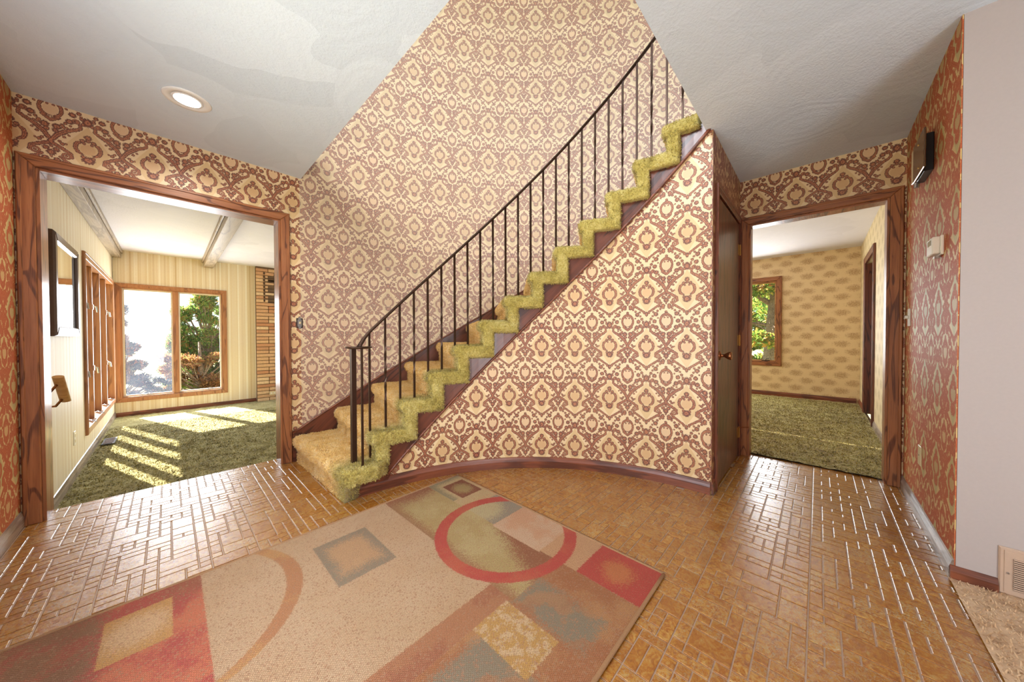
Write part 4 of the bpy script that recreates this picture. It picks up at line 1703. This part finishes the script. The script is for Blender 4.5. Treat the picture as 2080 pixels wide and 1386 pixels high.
# ------------------------------------------------------------------ living room
# far double window
w1 = empty('window_1', (.085, YF, ZL), 'oak framed two-light window in the far living room wall', 'window', None, 'structure')
frame(w1, fY(YF), -.514, .683, .107, 1.865, .062, .02, W_WIN, W_WIN, True)
for x0, x1 in ((-.514, -.500), (.669, .683)):
    MB().box(x0, x1, YF, YF + .13, .107, 1.865).build('jamb', W_WIN, w1)
MB().box(-.5, .669, YF, YF + .13, .107, .121).build('sill', W_WIN, w1)
MB().box(-.5, .669, YF, YF + .13, 1.851, 1.865).build('head_jamb', W_WIN, w1)
MB().box(.052, .122, YF + .01, YF + .13, .121, 1.851, .003).build('mullion', W_WIN, w1)
for x0, x1, gm in ((-.5, .052, GLASS_FOG), (.122, .669, GLASS)):
    sa = MB()
    for b_ in ((x0, x0 + .020, .121, 1.851), (x1 - .020, x1, .121, 1.851), (x0 + .02, x1 - .02, .121, .145), (x0 + .02, x1 - .02, 1.829, 1.851)):
        sa.box(b_[0], b_[1], YF + .06, YF + .10, b_[2], b_[3])
    s_ = sa.build('sash', WHITE, w1)
    MB().box(x0 + .018, x1 - .018, YF + .078, YF + .082, .14, 1.835).build('pane', gm, s_)
    cx_ = x0 + .25 if x0 < 0 else x0 + .36
    cr2 = MB().box(cx_ - .06, cx_ + .06, YF + .035, YF + .060, .121, .138, .003)
    cr2.tube([(cx_, YF + .05, .138), (cx_ + .015, YF + .02, .158), (cx_ + .06, YF + .0, .150)], .006, 8)
    cr2.build('crank', CHROME, w1)

# side window: four narrow casements
w2 = empty('window_2', (XL, 6.6, ZL), 'four-light casement window along the living room side wall', 'window', None, 'structure')
xw = XL - .005
frame(w2, fXp(xw), 5.45, 7.80, .145, 1.875, .07, .02, W_WIN, W_WIN, True)
MB().box(xw - .095, xw, 5.38, 5.45, .145, 1.89).build('jamb', W_WIN, w2)
MB().box(xw - .095, xw, 7.80, 7.83, .145, 1.89).build('jamb', W_WIN, w2)
MB().box(xw - .095, xw, 5.45, 7.80, .125, .145).build('sill', W_WIN, w2)
MB().box(xw - .095, xw, 5.45, 7.80, 1.875, 1.895).build('head_jamb', W_WIN, w2)
pitch_ = (7.80 - 5.45) / 4
for q in range(4):
    y0, y1 = 5.45 + q * pitch_, 5.45 + (q + 1) * pitch_
    if q:
        MB().box(xw - .085, xw - .004, y0 - .022, y0 + .022, .145, 1.875, .003).build('mullion', W_WIN, w2)
    ya, yb = y0 + (.022 if q else 0), y1 - (.022 if q < 3 else 0)
    sa = MB()
    for b_ in ((ya, ya + .022, .145, 1.875), (yb - .022, yb, .145, 1.875), (ya + .022, yb - .022, .145, .170), (ya + .022, yb - .022, 1.85, 1.875)):
        sa.box(xw - .085, xw - .06, b_[0], b_[1], b_[2], b_[3])
    s_ = sa.build('sash', W_WIN, w2)
    MB().box(xw - .075, xw - .071, ya + .02, yb - .02, .165, 1.855).build('pane', GLASS, s_)
    MB().box(xw - .06, xw - .045, (ya + yb) / 2 - .07, (ya + yb) / 2 + .07, .146, .165, .003).tube(
        [(xw - .045, (ya + yb) / 2, .16), (xw - .01, (ya + yb) / 2 + .01, .175), (xw + .03, (ya + yb) / 2 - .03, .165), (xw + .045, (ya + yb) / 2 - .07, .162)], .006, 8).build('crank', CHROME, w2)
    for z in (.72, 1.42):
        if q in (0, 1, 3):
            MB().box(xw - .006, xw + .004, ya - .03, ya - .006, z - .03, z + .03, .003).tube(
                [(xw + .002, ya - .018, z + .01), (xw + .024, ya - .018, z), (xw + .030, ya - .018, z - .06)], .008, 8).build('latch', CHROME, w2)

# brick chimney breast
br = empty('chimney_breast', (1.7, YF - .05, ZL), 'buff brick chimney breast right of the far window', 'chimney', None, 'structure')
bw0, bw1 = 1.162, 2.35
MB().box(bw0 + .004, bw1 - .004, YF - .088, YF + .0, ZL, H).build('mortar', MORTAR, br)
CHs, BH = .0665, .056
row = 0
z = ZL + .012
bcache = {}
nb = 0
while z + BH < H + .02:
    pat = [.193, .30, .105, .30, .30] if row % 3 == 0 else ([.29, .193, .30, .20, .30] if row % 3 == 1 else [.193, .193, .30, .30, .30])
    x = bw0
    for q in pat:
        x1 = min(x + q, bw1)
        if x1 - x < .05:
            break
        zz1 = min(BH, H - z)
        prot = rnd.choice((.092, .094, .096, .099))
        key = (round(x1 - x - .010, 3), round(zz1, 3))
        if key not in bcache:
            bcache[key] = MB().box(-key[0] / 2, key[0] / 2, -.02, .02, 0, key[1], .004).mesh('brick', BRICK)
        innich = 1.74 < z + .03 < 2.33 and x + .01 >= 1.28 and x < 1.55
        o = D.objects.new('brick', bcache[key])
        COL.objects.link(o)
        o.parent = br
        o.location = Vector(((x + x1) / 2, YF - prot + (.016 if innich else 0) + .012, z)) - wloc(br)
        nb += 1
        x = x1
    z += CHs
    row += 1
gr = MB()
for xg in (1.292, 1.515):
    for q in range(9):
        zg = 1.76 + q * .0665
        gr.box(xg - .014, xg + .014, YF - .112, YF - .09, zg, zg + .045, .003)
for q in range(9):
    gr.box(1.30, 1.51, YF - .104, YF - .098, 1.752 + q * .0665, 1.764 + q * .0665)
gr.build('iron_grille', plain('rusted_iron', srgb(78, 54, 34), .6, .3), br)
bo = empty('brick_outlet', (1.41, YF - .11, -.04), 'small cream outlet plate in the bricks near the floor', 'outlet')
MB().box(1.352, 1.466, YF - .116, YF - .110, -.075, .0, .002).build('plate', CREAM, bo)
for q in (1.385, 1.433):
    MB().box(q - .012, q + .012, YF - .118, YF - .116, -.052, -.024, .001).build('socket', WHITE, bo)

# ceiling beams
for x0, x1, lab in ((XL - .005, -.50, 'wooden box beam against the living room side wall'), (.438, .562, 'wooden box beam crossing the living room ceiling')):
    bmn = empty('ceiling_beam', ((x0 + x1) / 2, 5.7, H), lab, 'beam', None, 'structure')
    MB().box(x0, x1, 3.50, YF, 2.315, H, .003).build('beam_box', W_BEAM, bmn)
    sides = [x1] if x0 < -.4 else [x0 - .022, x1]
    for q in sides:
        MB().box(q, q + .022, 3.50, YF, 2.39, H, .006).build('crown_strip', W_BEAM, bmn)

# mirror
mi = empty('wall_mirror', (xw, 4.55, 1.47), 'tall framed mirror on the living room side wall', 'mirror')
fm = plain('dark_mirror_frame', srgb(84, 62, 52), .3, .1)
ma0, ma1, mz0, mz1 = 4.03, 4.93, 1.08, 1.855
wd2 = .075
for nm, poly in (('frame_side', [(ma0, mz0), (ma0 + wd2, mz0 + wd2), (ma0 + wd2, mz1 - wd2), (ma0, mz1)]),
                 ('frame_side', [(ma1, mz1), (ma1 - wd2, mz1 - wd2), (ma1 - wd2, mz0 + wd2), (ma1, mz0)]),
                 ('frame_rail', [(ma0, mz0), (ma1, mz0), (ma1 - wd2, mz0 + wd2), (ma0 + wd2, mz0 + wd2)]),
                 ('frame_rail', [(ma0, mz1), (ma0 + wd2, mz1 - wd2), (ma1 - wd2, mz1 - wd2), (ma1, mz1)])):
    MB().prism(poly, fXp(xw), 0, .034, .012).build(nm, fm, mi)
MB().box(xw + .012, xw + .018, ma0 + wd2 - .01, ma1 - wd2 + .01, mz0 + wd2 - .01, mz1 - wd2 + .01).build('mirror_pane', MIRROR, mi)

# short handrail at the step
hl = empty('short_handrail', (xw, 3.8, .75), 'short sloping wooden handrail on two brackets by the step', 'handrail')
MB().tube([(xw + .088, 3.63, .812), (xw + .088, 3.84, .625)], (.013, .025), 16, up=(1, 0, 0)).build('rail', W_RAIL, hl, smooth=False)
for y_, z_ in ((3.66, .755), (3.80, .640)):
    MB().tube([(xw + .004, y_ + .06, z_ - .05), (xw + .05, y_ + .02, z_ - .045), (xw + .078, y_, z_)], .007, 8).lathe(
        [(.022, 0), (.020, .004), (.010, .006)], (xw, y_ + .06, z_ - .05), 'x', 14).build('bracket', OLDBRASS, hl)

lo_ = empty('low_outlet', (xw, 4.83, .17), 'ivory outlet plate low on the striped side wall', 'outlet')
MB().box(xw, xw + .006, 4.79, 4.865, .108, .232, .002).build('plate', WHITE, lo_)
for q in (.145, .195):
    MB().box(xw + .006, xw + .008, 4.815, 4.842, q - .014, q + .014, .001).build('socket', CREAM, lo_)

fv = empty('floor_register', (-.50, 6.1, ZL + .03), 'brown metal floor register in the living room carpet', 'vent')
MB().box(-.545, -.445, 5.93, 6.27, ZL + .03, ZL + .036, .002).build('frame', DARK, fv)
for q in range(7):
    MB().box(-.53, -.46, 5.955 + q * .043, 5.975 + q * .043, ZL + .036, ZL + .040).build('slat', plain('brown_metal', srgb(96, 66, 48), .5) if q == 0 else D.materials['brown_metal'], fv)

# ------------------------------------------------------------------ dining window
w3 = empty('window_3', (XD, 1.2, .6), 'oak framed casement window in the floral dining wall', 'window', None, 'structure')
frame(w3, fX(XD), .53, 1.90, .605, 2.045, .068, .02, W_V, W_H, True)
for y0, y1 in ((.53, .544), (1.886, 1.90)):
    MB().box(XD, XD + .12, y0, y1, .605, 2.045).build('jamb', W_V, w3)
MB().box(XD, XD + .12, .544, 1.886, .605, .619).build('sill', W_H, w3)
MB().box(XD, XD + .12, .544, 1.886, 2.031, 2.045).build('head_jamb', W_H, w3)
MB().box(XD + .01, XD + .12, 1.18, 1.25, .619, 2.031).build('mullion', W_V, w3)
for y0, y1 in ((.544, 1.18), (1.25, 1.886)):
    sa = MB()
    for b_ in ((y0, y0 + .018, .619, 2.031), (y1 - .018, y1, .619, 2.031), (y0 + .018, y1 - .018, .619, .638), (y0 + .018, y1 - .018, 2.012, 2.031)):
        sa.box(XD + .05, XD + .09, b_[0], b_[1], b_[2], b_[3])
    s_ = sa.build('sash', W_RAIL, w3)
    MB().box(XD + .068, XD + .072, y0 + .016, y1 - .016, .636, 2.014).build('pane', GLASS, s_)
    yc_ = y0 + .14
    MB().box(XD + .03, XD + .05, yc_ - .06, yc_ + .06, .619, .632, .003).tube([(XD + .03, yc_, .635), (XD + .01, yc_ - .01, .655), (XD - .0, yc_ - .05, .665)], .006, 8).build('crank', BLACKP, w3)

w5 = empty('added_window_bars', (-.55, -2.2, .3), 'added window bars by the open room fill lamp, unseen behind the camera', 'window', None, 'structure')  # bars on a solid wall, added so the lamp's reflection resembles a window
for q in (-3.3, -2.57, -1.83, -1.1):
    MB().box(-.585, -.56, q - .025, q + .025, .3, 2.0).build('mullion', WHITE, w5)
for q in (.3, 2.0):
    MB().box(-.585, -.56, -3.325, -1.075, q - .025, q + .025).build('rail', WHITE, w5)
# upstairs front window
w4 = empty('window_4', (-1.0, 1.5, 3.5), 'front window above the foyer upstairs', 'window', None, 'structure')
MB().box(-1.06, -1.055, .56, 2.44, 3.51, 4.59).build('pane', GLASS, w4)
MB().box(-1.1, -1.0, 1.48, 1.52, 3.5, 4.6).build('mullion', W_V, w4)

# ------------------------------------------------------------------ outdoors
w = MB().add([(-60, -60, -.75), (60, -60, -.75), (60, 70, -.75), (-60, 70, -.75)], [(0, 1, 2, 3)])
struct('ground', w, LAWN, 'lawn around the house', 'ground')


def foliage(parent, centers, m, nleaf, lsize, seed, name='foliage', spread=1.0):
    rs_ = np.random.RandomState(seed)
    C_ = np.array([c[:3] for c in centers], float)
    Rr = np.array([c[3] for c in centers], float)
    wgt = Rr ** 2 / (Rr ** 2).sum()
    idx = rs_.choice(len(C_), nleaf, p=wgt)
    d = rs_.normal(size=(nleaf, 3))
    d /= np.linalg.norm(d, axis=1, keepdims=True)
    rad = Rr[idx][:, None] * (rs_.rand(nleaf, 1) ** .45)
    A = C_[idx] + d * rad * np.array([1, 1, .75])
    N = d * .7 + np.array([0, 0, .5]) + rs_.normal(size=(nleaf, 3)) * .4
    N /= np.linalg.norm(N, axis=1, keepdims=True)
    V, F = blades(A, N, lsize, lsize * .55, rs_, .9)
    return mesh_np(name, V, F, m, parent, kind='stuff')


def tree(name, label, cat, base, h, r, m, nleaf, lsize, seed, shape, group=None):
    t = empty(name, base, label, cat, group)
    rs_ = random.Random(seed)
    bx_, by_, bz_ = base
    MB().tube([(bx_, by_, bz_), (bx_ + .05, by_, bz_ + h * .4), (bx_, by_ + .05, bz_ + h * .9)], [r * .10, r * .07, r * .02], 10).build('trunk', BARK, t, smooth=True)
    cs = []
    bmb = MB()
    for i_ in range(26):
        f = rs_.random()
        if shape == 'cone':
            rr_ = r * (1 - f) * rs_.uniform(.5, 1)
            zz_ = bz_ + .15 + f * h
            sz = r * .32 * (1.1 - f)
        else:
            rr_ = r * rs_.uniform(.15, .9)
            zz_ = bz_ + h * (.1 + .8 * f)
            sz = r * rs_.uniform(.22, .36)
        an = rs_.uniform(0, 2 * pi)
        c_ = (bx_ + rr_ * cos(an), by_ + rr_ * sin(an), zz_, sz)
        cs.append(c_)
        bmb.tube([(bx_, by_, max(bz_ + .1, zz_ - sz)), ((bx_ + c_[0]) / 2, (by_ + c_[1]) / 2, zz_ - sz * .3), c_[:3]], [r * .03, r * .02, r * .008], 6)
    o_ = bmb.build('branches', BARK, t)
    o_['kind'] = 'stuff'
    foliage(t, cs, m, nleaf, lsize, seed)
    return t




def shrub(name, label, cat, base, cs, m, nleaf, lsize, seed, twigs=True):
    """a plant whose sprays of foliage are placed one by one"""
    t = empty(name, base, label, cat)
    b = Vector(base)
    MB().tube([b, b + Vector((.03, .05, .8)), b + Vector((0, .0, 1.7))], [.09, .06, .02], 10).build('trunk', BARK, t, smooth=True)
    bmb = MB()
    for c_ in cs:
        q = Vector(c_[:3])
        st_ = b + Vector((0, 0, max(.1, (q.z - b.z) * .5)))
        bmb.tube([st_, (st_ + q) / 2 + Vector((0, 0, -.05)), q + (q - st_).normalized() * c_[3] * .6], [.025, .016, .006], 6)
    o_ = bmb.build('branches', BARK, t)
    o_['kind'] = 'stuff'
    foliage(t, cs, m, nleaf, lsize, seed)
    return t


LEAF_T = leafy('brown_conifer', [srgb(96, 62, 40), srgb(150, 104, 70), srgb(176, 132, 92), srgb(120, 130, 66)])
rq = random.Random(77)
cs = [(rq.uniform(-.1, 1.6), 12.0 + rq.uniform(-.4, .4), rq.uniform(-.65, .65), rq.uniform(.12, .2)) for q in range(46)]
shrub('bare_juniper', 'brown twiggy juniper at the foot of the right window light', 'shrub', (.55, 11.9, -.75), cs, LEAF_T, 20000, .05, 29)
cs = []
for q in range(150):
    z_ = rq.uniform(-.5, 2.35)
    u_ = rq.uniform(.0, 1.7)
    if z_ > 1.7 and u_ < .55:
        continue
    cs.append((u_, 13.3 + rq.uniform(-.4, .4), z_ + .15, rq.uniform(.12, .24)))
shrub('juniper', 'dense green juniper filling the right window light', 'shrub', (.85, 13.4, -.75), cs, LEAF_G, 60000, .05, 21)
cs = []
for q in range(110):
    z_ = rq.uniform(-.65, 1) ** 1 * 1.4 + .35 if q % 3 else rq.uniform(-.6, .5)
    hw = .14 + max(0, (1.1 - z_)) * .66
    cs.append((-.85 + rq.uniform(-.6, 1) * hw, 11.0 + rq.uniform(-.35, .35), z_, rq.uniform(.06, .14)))
shrub('spruce', 'bluish spruce spreading behind the fogged window light', 'tree', (-.85, 11.1, -.75), cs, LEAF_B, 36000, .04, 22)
tree('maple', 'leafy green tree beyond the junipers', 'tree', (5.2, 20.0, -.75), 6, 2.4, LEAF_O, 20000, .14, 24, 'round')
# oak by the dining window
ok = empty('oak_tree', (12.9, 1.52, -.75), 'large grey-barked oak outside the dining window', 'tree')
MB().tube([(12.9, .86, -.8), (12.9, .86, .2), (12.95, .82, 1.6), (13.0, .74, 3.2), (13.1, .65, 5.5)], [.52, .42, .36, .32, .24], 22).build('trunk', BARK, ok, smooth=True)
bb = MB()
bb.tube([(12.95, .9, 1.9), (12.6, 1.8, 2.7), (12.2, 2.9, 3.2)], [.09, .06, .03], 8)
bb.tube([(12.95, .9, 1.4), (12.7, 1.8, 1.5), (12.6, 2.6, 1.9)], [.05, .035, .02], 8)
bb.build('branch', BARK, ok)
foliage(ok, [(12.3, 2.2, 2.9, .8), (12.1, 1.3, 2.6, .5), (12.2, 2.8, 2.1, .6), (12.2, 2.0, 1.3, .35), (11.8, 1.3, 1.0, .28), (12.2, 1.6, 3.6, .9), (12.4, 2.8, 1.2, .5), (11.9, .95, .9, .25)], LEAF_O, 14000, .10, 31)
for i_, (x, y, h_, r_, sd) in enumerate(((16.6, 3.0, 4.0, 1.4, 41), (20.5, 6.4, 5.2, 2.0, 42), (20.5, 1.6, 4.6, 1.9, 43), (14.6, 4.7, 1.8, .9, 44))):
    tree('shrub' if h_ < 2 else 'maple', ['sunlit green tree behind the oak trunk', 'tall green tree further behind the oak', 'green tree hidden behind the oak trunk', 'low bright shrub beside the oak'][i_], 'shrub' if h_ < 2 else 'tree', (x, y, -.75), h_, r_, LEAF_O, 12000, .13, sd, 'round')
# trees along the front of the house, mirrored in the panes
tree('maple', 'front garden tree seen in the side window', 'tree', (-6.5, 8.5, -.75), 5.5, 2.2, LEAF_O, 9000, .16, 51, 'round')

print('tiles', len(tiles), 'bricks', nb)
